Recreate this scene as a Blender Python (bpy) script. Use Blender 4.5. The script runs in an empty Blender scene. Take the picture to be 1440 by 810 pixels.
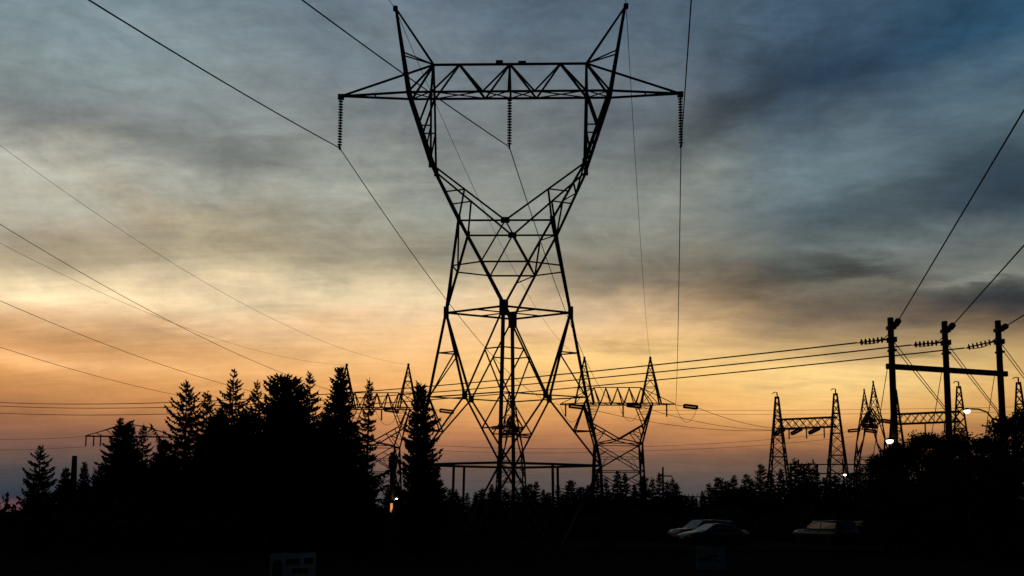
import bpy, bmesh, math, random
from mathutils import Vector, Matrix

sc = bpy.context.scene
COL = sc.collection
R = math.radians

# ------------------------------------------------------------------ camera
CAM_H, F, PITCH, ROLL = 1.75, 1250.0, 0.100, 0.006      # F in pixels of a 1440 wide frame
PPY = 602.0                                              # lens axis lies below the middle: the photograph is cropped
cd = bpy.data.cameras.new('camera')
cd.sensor_width = 36.0
cd.lens = 36.0 * F / 1440.0
cd.shift_y = (PPY - 405.0) / 1440.0
cd.clip_start = 0.1
cd.clip_end = 20000.0
cam = bpy.data.objects.new('camera', cd)
COL.objects.link(cam)
cam.matrix_world = (Matrix.Translation((0, 0, CAM_H)) @ Matrix.Rotation(math.pi / 2 + PITCH, 4, 'X')
                    @ Matrix.Rotation(ROLL, 4, 'Z'))
sc.camera = cam


def ray(px, py):
    """direction of a point of the picture (1440 x 810), y component 1"""
    c, s = math.cos(PITCH), math.sin(PITCH)
    cr, sr = math.cos(ROLL), math.sin(ROLL)
    A, B = (px - 720) / F, (PPY - py) / F
    a, b = A * cr - B * sr, A * sr + B * cr
    dy, dz = c - b * s, s + b * c
    return Vector((a / dy, 1.0, dz / dy))


def at(px, py, Y):
    """surveyed point: where the sight line through (px, py) is Y metres away"""
    r = ray(px, py)
    return Vector((r.x * Y, Y, CAM_H + r.z * Y))


def proj(P):
    c, s = math.cos(PITCH), math.sin(PITCH)
    cr, sr = math.cos(ROLL), math.sin(ROLL)
    d = P[1] * c + (P[2] - CAM_H) * s
    a, b = P[0] / d, (-P[1] * s + (P[2] - CAM_H) * c) / d
    return 720 + F * (a * cr + b * sr), PPY - F * (b * cr - a * sr)


# ------------------------------------------------------------------ render settings
vs = sc.view_settings
vs.view_transform = 'Standard'
vs.look = 'None'
vs.exposure = 0.0
vs.gamma = 1.0
vs.use_curve_mapping = False
sc.render.engine = 'CYCLES'
sc.cycles.max_bounces = 5
sc.cycles.diffuse_bounces = 2
sc.cycles.transparent_max_bounces = 6

# ------------------------------------------------------------------ sky (dusk, high streaky cloud)
SUN_AZ = R(9.0)       # bearing of the set sun, from the view axis towards +X
SUN_EL = R(0.6)


def lin(c):
    return tuple(((v / 255) / 12.92 if v / 255 <= 0.04045 else ((v / 255 + 0.055) / 1.055) ** 2.4) for v in c) + (1,)


world = bpy.data.worlds.new('World')
sc.world = world
world.use_nodes = True
NT = world.node_tree
NT.nodes.clear()


def nd(kind, **kw):
    n = NT.nodes.new(kind)
    for k, v in kw.items():
        if k == 'ins':
            for i, val in v.items():
                if isinstance(val, bpy.types.NodeSocket):
                    NT.links.new(val, n.inputs[i])
                else:
                    n.inputs[i].default_value = val
        else:
            setattr(n, k, v)
    return n


def mth(op, a, b=0.0, c=0.0, clamp=False):
    n = nd('ShaderNodeMath', operation=op, use_clamp=clamp, ins={0: a, 1: b, 2: c})
    return n.outputs[0]


def vmath(op, a, b=(0, 0, 0)):
    return nd('ShaderNodeVectorMath', operation=op, ins={0: a, 1: b})


tcn = nd('ShaderNodeTexCoord')
dirn = vmath('NORMALIZE', tcn.outputs['Generated']).outputs[0]
sx = nd('ShaderNodeSeparateXYZ', ins={0: dirn})
az = mth('ARCTAN2', sx.outputs[0], sx.outputs[1])
el = mth('ARCSINE', sx.outputs[2])
elp = mth('MAXIMUM', sx.outputs[2], 0.0)
inv = mth('DIVIDE', 1.0, mth('ADD', elp, 0.16))
plane = vmath('SCALE', dirn)
NT.links.new(inv, plane.inputs['Scale'])
pl = plane.outputs[0]                                     # a point of the cloud deck


def noise(vec, scale, detail=5.0, rough=0.55, dist=0.0, loc=(0, 0, 0), stretch=(1, 1, 1), rot=0.0):
    mp = nd('ShaderNodeMapping', ins={0: vec, 1: loc, 2: (0, 0, rot), 3: stretch})
    n = nd('ShaderNodeTexNoise', ins={'Vector': mp.outputs[0], 'Scale': scale, 'Detail': detail,
                                      'Roughness': rough, 'Distortion': dist})
    return n


wn = noise(pl, 1.3, 4.0, 0.5, 0.4, loc=(3.1, 1.7, 0))
ws = nd('ShaderNodeSeparateColor', ins={0: wn.outputs['Color']})
wn2 = noise(pl, 5.0, 4.0, 0.55, 0.6, loc=(8.1, 2.7, 0), stretch=(0.35, 1, 1))
amp = mth('ADD', mth('MULTIPLY', elp, 0.16), 0.012)       # cloud relief grows towards the zenith
elw = mth('ADD', el, mth('MULTIPLY', mth('SUBTRACT', ws.outputs[0], 0.5), amp))
elw = mth('ADD', elw, mth('MULTIPLY', mth('SUBTRACT', wn2.outputs[0], 0.5), mth('MULTIPLY', amp, 0.55)))
hi = nd('ShaderNodeMapRange', interpolation_type='SMOOTHSTEP', ins={0: el, 1: 0.10, 2: 0.34}).outputs[0]
ang = nd('ShaderNodeCombineXYZ', ins={0: az, 1: el})
iso = noise(ang.outputs[0], 7.0, 5.0, 0.55, 0.9, loc=(5.3, 2.1, 0), stretch=(0.6, 1, 1), rot=0.35)
elw = mth('ADD', elw, mth('MULTIPLY', mth('SUBTRACT', iso.outputs[0], 0.5), mth('MULTIPLY', hi, 0.12)))
azw = mth('ADD', az, mth('MULTIPLY', mth('SUBTRACT', ws.outputs[1], 0.5), 0.28))
fel = mth('DIVIDE', elw, math.pi / 2)

# colours of the cloud deck by height above the horizon, at five bearings
ZEN = [(46, (38, 50, 62)), (64, (27, 35, 44)), (90, (20, 26, 34))]
COLS = [
    (100, [(726, (44, 52, 70)), (719, (60, 60, 74)), (713, (128, 78, 78)), (706, (74, 62, 72)), (698, (44, 54, 68)), (678, (60, 64, 72)),
           (655, (86, 77, 74)), (625, (124, 89, 76)), (600, (142, 96, 72)), (565, (186, 127, 79)), (540, (208, 146, 87)), (522, (226, 165, 103)),
           (508, (250, 192, 130)), (494, (210, 152, 97)), (470, (212, 159, 107)), (448, (222, 177, 128)), (428, (240, 203, 159)),
           (406, (252, 226, 180)), (376, (180, 164, 134)), (340, (172, 156, 130)), (300, (176, 168, 148)), (258, (183, 183, 170)),
           (226, (170, 170, 160)), (186, (134, 138, 137)), (110, (131, 144, 145)), (50, (131, 146, 150)), (0, (126, 145, 153))]),
    (480, [(722, (62, 62, 70)), (690, (80, 76, 76)), (655, (108, 88, 78)), (625, (160, 106, 80)), (590, (206, 139, 87)),
           (555, (232, 165, 97)), (520, (242, 184, 116)), (480, (238, 191, 135)), (440, (232, 199, 159)), (412, (230, 208, 168)),
           (380, (196, 182, 149)), (340, (150, 143, 124)), (300, (166, 166, 152)), (250, (154, 159, 152)), (205, (128, 131, 128)),
           (100, (112, 124, 130)), (35, (108, 122, 133)), (0, (104, 121, 134))]),
    (880, [(722, (66, 64, 70)), (685, (82, 77, 76)), (650, (108, 87, 74)), (620, (162, 108, 77)), (590, (216, 150, 90)),
           (565, (243, 184, 106)), (520, (248, 204, 129)), (480, (241, 195, 134)), (446, (228, 191, 146)), (422, (202, 174, 139)),
           (392, (136, 123, 104)), (345, (136, 132, 118)), (285, (144, 148, 138)), (200, (110, 117, 120)), (100, (92, 106, 118)),
           (0, (88, 106, 122))]),
    (1190, [(722, (64, 62, 68)), (680, (84, 76, 74)), (645, (117, 88, 70)), (620, (162, 107, 71)), (580, (230, 166, 95)),
            (542, (250, 211, 136)), (506, (230, 192, 128)), (470, (150, 126, 99)), (435, (100, 91, 82)), (402, (117, 111, 97)),
            (375, (80, 83, 84)), (350, (122, 130, 122)), (310, (80, 95, 103)), (280, (90, 106, 114)), (240, (99, 117, 124)),
            (200, (86, 103, 113)), (150, (62, 80, 98)), (105, (50, 72, 96)), (50, (64, 89, 111)), (0, (72, 100, 122))]),
    (1420, [(722, (60, 58, 64)), (680, (80, 72, 70)), (640, (114, 86, 70)), (600, (172, 118, 72)), (560, (218, 166, 94)),
            (505, (210, 173, 112)), (472, (128, 108, 84)), (435, (60, 63, 71)), (405, (54, 62, 70)), (384, (142, 144, 132)),
            (330, (93, 103, 104)), (275, (49, 64, 77)), (225, (53, 70, 82)), (165, (68, 86, 96)), (112, (88, 110, 119)),
            (60, (47, 73, 95)), (0, (48, 86, 114))]),
]
prev = None
prev_az = None
for px, stops in COLS:
    rp = nd('ShaderNodeValToRGB', ins={0: fel})
    cr = rp.color_ramp
    cr.interpolation = 'B_SPLINE'
    pts = []
    for py, c in stops:
        d = ray(px, py)
        pts.append((math.degrees(math.atan2(d.z, math.hypot(d.x, d.y))) / 90.0, c))
    pts += [(a / 90.0, c) for a, c in ZEN]
    cr.elements[0].position = pts[0][0]
    cr.elements[0].color = lin(pts[0][1])
    cr.elements[1].position = pts[-1][0]
    cr.elements[1].color = lin(pts[-1][1])
    for p, c in pts[1:-1]:
        e = cr.elements.new(p)
        e.color = lin(c)
    d = ray(px, 350)
    a = math.atan2(d.x, d.y)
    if prev is None:
        prev = rp.outputs[0]
    else:
        w = nd('ShaderNodeMapRange', interpolation_type='SMOOTHSTEP', ins={0: azw, 1: prev_az, 2: a}).outputs[0]
        mx = nd('ShaderNodeMix', data_type='RGBA', ins={0: w})
        NT.links.new(prev, mx.inputs[6])
        NT.links.new(rp.outputs[0], mx.inputs[7])
        prev = mx.outputs[2]
    prev_az = a

# single cloud banks: bearing, height, half sizes, tilt, strength
BANKS = [
    (1085, 105, 120, 34, -24, -.30), (1010, 165, 70, 36, -30, -.34), (1250, 70, 110, 26, -14, -.26), (1180, 372, 60, 11, 6, -.30), (1290, 265, 120, 18, -14, -.20), (1400, 430, 70, 22, 4, -.34), (1120, 430, 60, 16, -6, -.20),
    (1240, 382, 60, 10, 8, -.34), (1030, 405, 100, 18, -7, -.40), (1385, 404, 80, 13, 2, -.28), (1290, 300, 130, 20, -8, -.16),
    (365, 212, 46, 22, 6, -.20), (262, 200, 60, 16, 8, -.13), (215, 312, 42, 8, 4, -.17), (330, 345, 90, 10, -4, -.14),
    (60, 350, 85, 22, 4, -.14), (212, 466, 44, 9, 8, -.20), (250, 440, 80, 6, -4, -.12), (755, 476, 46, 8, 4, -.20),
    (590, 350, 120, 14, -6, -.13), (900, 388, 90, 14, -5, -.17), (60, 470, 60, 6, 3, -.14), (950, 597, 60, 4, -4, -.12),
    (1290, 498, 34, 5, 0, -.34), (1130, 540, 60, 3, -4, -.15), (880, 488, 50, 6, -3, -.22), (420, 440, 90, 6, 2, -.12), (170, 185, 70, 16, 10, -.10),
    (1275, 342, 70, 14, -4, .30), (1370, 391, 60, 4, 4, .42), (1180, 402, 60, 8, -4, .26), (205, 378, 44, 8, -12, .22),
    (75, 412, 80, 10, -4, .10), (35, 508, 60, 9, 0, .16), (60, 236, 70, 16, 12, .10), (1390, 112, 70, 16, -14, .22),
    (1050, 262, 110, 24, -8, .16), (1085, 60, 60, 22, -18, .18), (190, 225, 50, 14, -20, .12), (340, 165, 60, 16, 6, .10),
    (520, 275, 80, 12, -8, .14), (1010, 455, 70, 8, -6, .16), (640, 405, 110, 14, -3, .10), (330, 412, 230, 20, 0, .12), (80, 408, 110, 16, 0, .14), (1195, 520, 90, 16, 0, .10), (350, 215, 150, 26, 4, -.10), (110, 185, 110, 22, 6, -.22), (100, 255, 70, 20, 4, -.10), (330, 395, 80, 6, 4, .12),
]
tot = None
comb = nd('ShaderNodeCombineXYZ')
fw = noise(pl, 7.0, 5.0, 0.6, 0.5, loc=(1.2, 9.0, 0), stretch=(0.5, 1, 1))
fs = nd('ShaderNodeSeparateColor', ins={0: fw.outputs['Color']})
azb = mth('ADD', az, mth('MULTIPLY', mth('SUBTRACT', fs.outputs[0], 0.5), 0.10))
elb = mth('ADD', el, mth('MULTIPLY', mth('SUBTRACT', fs.outputs[1], 0.5), mth('MULTIPLY', amp, 1.1)))
NT.links.new(azb, comb.inputs[0])
NT.links.new(elb, comb.inputs[1])
for px, py, rx, ry, tilt, a in BANKS:
    d = ray(px, py)
    e0 = math.atan2(d.z, math.hypot(d.x, d.y))
    mp = nd('ShaderNodeMapping', vector_type='TEXTURE',
            ins={0: comb.outputs[0], 1: (math.atan2(d.x, d.y), e0, 0), 2: (0, 0, R(-tilt)), 3: (rx * 1.25 / F, ry * 1.25 / F, 1)})
    q = vmath('DOT_PRODUCT', mp.outputs[0], mp.outputs[0]).outputs[1]
    g = mth('POWER', 2.718, mth('MULTIPLY', q, -1.0))
    tot = mth('MULTIPLY_ADD', g, a, tot if tot is not None else 1.0)

n1 = noise(pl, 2.6, 6.0, 0.6, 0.5, loc=(0.4, 5.5, 0), stretch=(0.5, 1, 1), rot=0.3)
n2 = noise(pl, 9.0, 6.0, 0.62, 0.8, loc=(4.4, 0.5, 0), stretch=(0.28, 1, 1), rot=-0.12)
n3 = noise(dirn, 220.0, 2.0, 0.7)
det = mth('MULTIPLY_ADD', mth('SUBTRACT', n1.outputs[0], 0.5), 0.30, 1.0)
det = mth('MULTIPLY_ADD', mth('SUBTRACT', n2.outputs[0], 0.5), 0.30, det)
n4 = noise(pl, 26.0, 4.0, 0.6, 0.6, loc=(2.2, 7.5, 0), stretch=(0.16, 1, 1), rot=0.05)
det = mth('MULTIPLY_ADD', mth('SUBTRACT', n4.outputs[0], 0.5), 0.28, det)
det = mth('MULTIPLY_ADD', mth('SUBTRACT', n3.outputs[0], 0.5), 0.08, det)
m1 = noise(ang.outputs[0], 9.5, 6.0, 0.60, 1.0, loc=(1.3, 4.1, 0), stretch=(0.55, 1, 1), rot=0.30)
m2 = noise(ang.outputs[0], 24.0, 6.0, 0.62, 1.2, loc=(7.3, 0.4, 0), stretch=(0.5, 1, 1), rot=0.22)
m3 = noise(ang.outputs[0], 60.0, 5.0, 0.65, 1.0, loc=(0.3, 3.4, 0), stretch=(0.35, 1, 1), rot=0.12)
det = mth('MULTIPLY_ADD', mth('SUBTRACT', m1.outputs[0], 0.5), mth('MULTIPLY_ADD', hi, 0.62, 0.10), det)
det = mth('MULTIPLY_ADD', mth('SUBTRACT', m2.outputs[0], 0.5), mth('MULTIPLY_ADD', hi, 0.48, 0.18), det)
det = mth('MULTIPLY_ADD', mth('SUBTRACT', m3.outputs[0], 0.5), mth('MULTIPLY_ADD', hi, 0.16, 0.22), det)
gain = mth('MULTIPLY', mth('MULTIPLY', det, 1.03), tot)
deck = vmath('SCALE', prev)
NT.links.new(gain, deck.inputs['Scale'])

# clear dusk sky away from the sunset
sky = nd('ShaderNodeTexSky', sky_type='NISHITA', sun_disc=False, sun_elevation=SUN_EL, sun_rotation=SUN_AZ,
         air_density=1.0, dust_density=2.0, ozone_density=2.0)
dim = vmath('SCALE', sky.outputs[0])
dim.inputs['Scale'].default_value = 0.05
toward = vmath('DOT_PRODUCT', dirn, (math.sin(SUN_AZ), math.cos(SUN_AZ), 0)).outputs[1]
wst = nd('ShaderNodeMapRange', interpolation_type='SMOOTHSTEP', ins={0: toward, 1: -0.35, 2: 0.55}).outputs[0]
fin = nd('ShaderNodeMix', data_type='RGBA', ins={0: wst})
NT.links.new(dim.outputs[0], fin.inputs[6])
NT.links.new(deck.outputs[0], fin.inputs[7])
bg = nd('ShaderNodeBackground', ins={0: fin.outputs[2], 1: 1.0})
wo = nd('ShaderNodeOutputWorld', ins={0: bg.outputs[0]})
world.cycles.sampling_method = 'MANUAL'
world.cycles.sample_map_resolution = 512

# the sun has just gone behind the cloud bank on the horizon: barely any direct light
sl = bpy.data.lights.new('sun', 'SUN')
sl.energy = 0.12
sl.angle = R(12)
sl.color = (1.0, 0.62, 0.34)
sun = bpy.data.objects.new('sun', sl)
COL.objects.link(sun)
sd = Vector((math.sin(SUN_AZ) * math.cos(SUN_EL), math.cos(SUN_AZ) * math.cos(SUN_EL), math.sin(SUN_EL)))
sun.rotation_euler = sd.to_track_quat('Z', 'Y').to_euler()
sun.location = (60, 300, 40)

# ------------------------------------------------------------------ materials
def mat(name, col, rough=0.8, metal=0.0, spec=0.3, var=0.25, scale=6.0, bump=0.0, emit=None, emit_s=0.0, coat=0.0):
    m = bpy.data.materials.new(name)
    m.use_nodes = True
    t = m.node_tree
    b = t.nodes['Principled BSDF']
    b.inputs['Roughness'].default_value = rough
    b.inputs['Metallic'].default_value = metal
    b.inputs['Specular IOR Level'].default_value = spec
    b.inputs['Coat Weight'].default_value = coat
    if emit:
        b.inputs['Emission Color'].default_value = tuple(emit) + (1,)
        b.inputs['Emission Strength'].default_value = emit_s
    tc = t.nodes.new('ShaderNodeTexCoord')
    n = t.nodes.new('ShaderNodeTexNoise')
    n.inputs['Scale'].default_value = scale
    n.inputs['Detail'].default_value = 5
    t.links.new(tc.outputs['Object'], n.inputs['Vector'])
    r = t.nodes.new('ShaderNodeValToRGB')
    r.color_ramp.elements[0].position = 0.3
    r.color_ramp.elements[1].position = 0.7
    r.color_ramp.elements[0].color = tuple(c * (1 - var) for c in col) + (1,)
    r.color_ramp.elements[1].color = tuple(min(1, c * (1 + var)) for c in col) + (1,)
    t.links.new(n.outputs[0], r.inputs[0])
    t.links.new(r.outputs[0], b.inputs['Base Color'])
    if bump:
        bp = t.nodes.new('ShaderNodeBump')
        bp.inputs['Strength'].default_value = bump
        t.links.new(n.outputs[0], bp.inputs['Height'])
        t.links.new(bp.outputs[0], b.inputs['Normal'])
    return m


M = {
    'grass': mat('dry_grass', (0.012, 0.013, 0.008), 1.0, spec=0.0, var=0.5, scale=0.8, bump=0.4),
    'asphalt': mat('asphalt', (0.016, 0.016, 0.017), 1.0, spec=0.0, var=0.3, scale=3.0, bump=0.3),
    'concrete': mat('concrete', (0.025, 0.024, 0.023), 1.0, spec=0.0),
    'paint': mat('road_paint', (0.05, 0.05, 0.048), 0.9, spec=0.0),
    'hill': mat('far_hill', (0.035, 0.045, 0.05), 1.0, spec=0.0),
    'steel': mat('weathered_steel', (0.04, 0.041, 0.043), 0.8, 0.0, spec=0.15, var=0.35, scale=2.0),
    'wire': mat('wire_metal', (0.04, 0.04, 0.042), 0.75, spec=0.15),
    'porcelain': mat('brown_porcelain', (0.025, 0.016, 0.013), 0.7, spec=0.15),
    'wood': mat('pole_wood', (0.050, 0.034, 0.024), 0.95, spec=0.05, var=0.4, scale=9.0, bump=0.4),
    'bark': mat('bark', (0.035, 0.026, 0.02), 1.0, spec=0.0, var=0.4, scale=12.0, bump=0.5),
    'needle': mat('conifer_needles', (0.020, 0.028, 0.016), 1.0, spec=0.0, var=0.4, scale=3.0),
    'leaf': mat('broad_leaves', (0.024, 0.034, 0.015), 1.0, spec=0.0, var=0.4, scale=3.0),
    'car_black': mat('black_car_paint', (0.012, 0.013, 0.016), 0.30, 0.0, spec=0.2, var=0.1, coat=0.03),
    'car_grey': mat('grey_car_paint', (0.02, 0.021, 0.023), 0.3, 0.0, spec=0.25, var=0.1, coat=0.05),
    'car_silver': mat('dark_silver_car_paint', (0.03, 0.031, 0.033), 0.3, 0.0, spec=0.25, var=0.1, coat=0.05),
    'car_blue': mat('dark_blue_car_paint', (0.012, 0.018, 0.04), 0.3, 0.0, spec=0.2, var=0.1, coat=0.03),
    'glass': mat('car_glass', (0.008, 0.009, 0.010), 0.06, 0.0, spec=0.4, var=0.1),
    'rubber': mat('tyre_rubber', (0.015, 0.015, 0.015), 0.9, spec=0.1),
    'rim': mat('wheel_rim', (0.16, 0.16, 0.17), 0.35, 0.7),
    'chrome': mat('chrome_trim', (0.3, 0.3, 0.31), 0.2, 0.9, var=0.1),
    'lens': mat('headlight_lens', (0.25, 0.25, 0.26), 0.1, 0.2, spec=0.6, var=0.1),
    'red_lens': mat('tail_light_lens', (0.12, 0.01, 0.01), 0.2, 0.0, spec=0.5, var=0.1),
    'board': mat('faded_sign_board', (0.27, 0.32, 0.36), 0.8, spec=0.1, var=0.3, scale=3.0),
    'board_green': mat('weathered_green_board', (0.12, 0.17, 0.18), 0.8, spec=0.1, var=0.35, scale=3.0),
    'print': mat('sign_print', (0.018, 0.018, 0.025), 0.8, spec=0.1),
    'shed': mat('shed_wall', (0.07, 0.065, 0.06), 0.9, spec=0.1),
    'lamp': mat('lamp_lens', (0.8, 0.75, 0.65), 0.4, emit=(1.0, 0.86, 0.66), emit_s=9.0, var=0.05),
    'lamp_warm': mat('warm_window', (0.8, 0.5, 0.2), 0.4, emit=(1.0, 0.36, 0.08), emit_s=0.85, var=0.2, scale=3.0),
    'lamp_white': mat('bare_bulb', (0.9, 0.85, 0.8), 0.4, emit=(1.0, 0.85, 0.8), emit_s=8.0, var=0.05),
}


# ------------------------------------------------------------------ helpers
def mesh_obj(name, verts, faces, m, parent=None, smooth=False):
    me = bpy.data.meshes.new(name)
    me.from_pydata([tuple(v) for v in verts], [], faces)
    if smooth:
        me.polygons.foreach_set('use_smooth', [True] * len(me.polygons))
    me.materials.append(M[m] if isinstance(m, str) else m)
    me.update()
    return link(name, me, parent)


def link(name, me, parent=None):
    o = bpy.data.objects.new(name, me)
    COL.objects.link(o)
    if parent is not None:
        o.parent = parent
    return o


def tag(o, label, cat, group=None):
    o['label'] = label
    o['category'] = cat
    if group:
        o['group'] = group
    return o


def thing(name, label, cat, loc=(0, 0, 0), rz=0.0, group=None):
    o = bpy.data.objects.new(name, None)
    o.empty_display_size = 0.5
    COL.objects.link(o)
    o.location = loc
    o.rotation_euler = (0, 0, rz)
    return tag(o, label, cat, group)


def structure(o):
    o['kind'] = 'structure'
    return o


KIDS = {}


def dup(root, loc, rz=0.0, scale=None, label=None, group=None):
    """copy a thing with its parts and sub-parts"""
    if root.name not in KIDS:
        KIDS[root.name] = [(c, list(c.children)) for c in root.children]
    r = root.copy()
    COL.objects.link(r)
    r.location = loc
    r.rotation_euler = (0, 0, rz)
    if scale:
        r.scale = scale
    if label:
        r['label'] = label
    if group:
        r['group'] = group
    for c, sub in KIDS[root.name]:
        c2 = c.copy()
        COL.objects.link(c2)
        c2.parent = r
        for g in sub:
            g2 = g.copy()
            COL.objects.link(g2)
            g2.parent = c2
    return r


class MB:
    def __init__(s):
        s.v, s.f = [], []

    def add(s, vs_, fs_):
        n = len(s.v)
        s.v += [tuple(v) for v in vs_]
        s.f += [tuple(i + n for i in f) for f in fs_]
        return s

    def box(s, c, d, rz=0.0):
        cx, cy, cz = c
        a, b, e = d[0] / 2, d[1] / 2, d[2] / 2
        co, si = math.cos(rz), math.sin(rz)
        vs_ = []
        for z in (-e, e):
            for x, y in ((-a, -b), (a, -b), (a, b), (-a, b)):
                vs_.append((cx + x * co - y * si, cy + x * si + y * co, cz + z))
        return s.add(vs_, [(3, 2, 1, 0), (4, 5, 6, 7), (0, 1, 5, 4), (1, 2, 6, 5), (2, 3, 7, 6), (3, 0, 4, 7)])

    def angle(s, a, b, w, t=None):
        """steel angle (L section) from a to b, leg width w"""
        a, b = Vector(a), Vector(b)
        d = (b - a)
        if d.length < 1e-4:
            return s
        d.normalize()
        up = Vector((0, 0, 1)) if abs(d.z) < 0.93 else Vector((0.3, 1, 0))
        x = d.cross(up).normalized()
        y = d.cross(x).normalized()
        x, y = (x + y).normalized(), (y - x).normalized()
        t = t or w * 0.16
        sec = [(-.25, -.25), (.75, -.25), (.75, -.25 + t / w), (-.25 + t / w, -.25 + t / w), (-.25 + t / w, .75), (-.25, .75)]
        vs_ = [p + (x * i + y * j) * w for p in (a, b) for i, j in sec]
        fs_ = [(i, (i + 1) % 6, (i + 1) % 6 + 6, i + 6) for i in range(6)] + [(5, 4, 3, 2, 1, 0), (6, 7, 8, 9, 10, 11)]
        return s.add(vs_, fs_)

    def tube(s, pts, r, n=6, taper=None):
        pts = [Vector(p) for p in pts]
        vs_, fs_ = [], []
        for i, p in enumerate(pts):
            d = (pts[min(i + 1, len(pts) - 1)] - pts[max(i - 1, 0)]).normalized()
            up = Vector((0, 0, 1)) if abs(d.z) < 0.93 else Vector((0.2, 1, 0))
            x = d.cross(up).normalized()
            y = d.cross(x)
            rr = r if taper is None else r + (taper - r) * i / (len(pts) - 1)
            for k in range(n):
                a = 2 * math.pi * k / n
                vs_.append(p + x * rr * math.cos(a) + y * rr * math.sin(a))
        for i in range(len(pts) - 1):
            for k in range(n):
                fs_.append((i * n + k, i * n + (k + 1) % n, (i + 1) * n + (k + 1) % n, (i + 1) * n + k))
        fs_.append(tuple(range(n))[::-1])
        fs_.append(tuple(range((len(pts) - 1) * n, len(pts) * n)))
        return s.add(vs_, fs_)

    def lathe(s, prof, n=12, c=(0, 0, 0)):
        vs_, fs_ = [], []
        for r, z in prof:
            for k in range(n):
                a = 2 * math.pi * k / n
                vs_.append((c[0] + r * math.cos(a), c[1] + r * math.sin(a), c[2] + z))
        for i in range(len(prof) - 1):
            for k in range(n):
                fs_.append((i * n + k, i * n + (k + 1) % n, (i + 1) * n + (k + 1) % n, (i + 1) * n + k))
        fs_.append(tuple(range(n))[::-1])
        fs_.append(tuple(range((len(prof) - 1) * n, len(prof) * n)))
        return s.add(vs_, fs_)

    def obj(s, name, m, parent=None, smooth=False):
        return mesh_obj(name, s.v, s.f, m, parent, smooth)


# ------------------------------------------------------------------ ground
rnd = random.Random(11)


def ground_z(x, y):
    return 0.0


gv, gf = [], []
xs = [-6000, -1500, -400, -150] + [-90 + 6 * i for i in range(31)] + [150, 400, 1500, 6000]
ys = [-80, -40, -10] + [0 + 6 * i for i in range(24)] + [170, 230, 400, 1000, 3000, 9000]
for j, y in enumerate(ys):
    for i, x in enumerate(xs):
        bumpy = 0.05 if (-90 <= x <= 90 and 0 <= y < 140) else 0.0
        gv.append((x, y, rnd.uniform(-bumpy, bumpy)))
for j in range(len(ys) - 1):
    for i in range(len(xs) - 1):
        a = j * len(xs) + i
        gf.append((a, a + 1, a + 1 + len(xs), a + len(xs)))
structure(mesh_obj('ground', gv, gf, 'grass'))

# car park: an asphalt sheet with a kerb along its near edge and painted bay lines
lot = MB().add([(4, 46, .09), (48, 46, .09), (48, 64, .09), (4, 64, .09), (4, 46, -.2), (48, 46, -.2), (48, 64, -.2), (4, 64, -.2)],
               [(0, 1, 2, 3), (0, 4, 5, 1), (1, 5, 6, 2), (2, 6, 7, 3), (3, 7, 4, 0)]).obj('car_park', 'asphalt')
structure(lot)
kb = MB().box((26, 45.85, .08), (44.3, .28, .3)).obj('kerb', 'concrete')
structure(kb)
for i in range(12):
    MB().box((6 + i * 3.2, 58.5, .096), (.11, 5.0, .006)).obj('bay_line', 'paint', lot)

# low far hills
for k, (x0, x1, y, h, sd_) in enumerate(((-5200, -900, 5200, 26, 1), (-1200, 5200, 6400, 30, 2))):
    rr = random.Random(sd_)
    n = 60
    v, f = [], []
    ph = [rr.uniform(0, 6.28) for _ in range(6)]
    for i in range(n + 1):
        t = i / n
        e = min(1, t * 6, (1 - t) * 6)
        z = h * e * (1 + .35 * math.sin(5 * t + ph[0]) + .25 * math.sin(11 * t + ph[1]) + .1 * math.sin(27 * t + ph[2]))
        x = x0 + (x1 - x0) * t
        v += [(x, y - 400, -2), (x, y, z), (x, y + 500, -2)]
        if i < n:
            a = i * 3
            f += [(a, a + 3, a + 4, a + 1), (a + 1, a + 4, a + 5, a + 2)]
    structure(mesh_obj('hills', v, f, 'hill', smooth=True))

# ------------------------------------------------------------------ the big lattice tower
K = 50.0 / 45.0
TP = {k: v * K for k, v in dict(
    c=8.972, b=5.303, d=.404, zc=23.82, p=4.058, p2=2.68, q=1.363, zt=25.523, k=6.118, zp=28.678, e=3.975, de=.596,
    ze=19.826, s=2.359, ds=1.224, zs=16.576, l=1.192, dl=1.345, zl=14.396, w=3.209, wn=1.504, zw=12.08, a1=4.023,
    an1=1.911, z1=7.689, m1=2.03, mn1=.863, a2=4.728, an2=2.25, z2=4.206, m2=2.431, mn2=1.267).items()}
YAW, YV = 0.029, 0.149
T0 = Vector((-0.226 * K, 50.0, 0))


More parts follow.
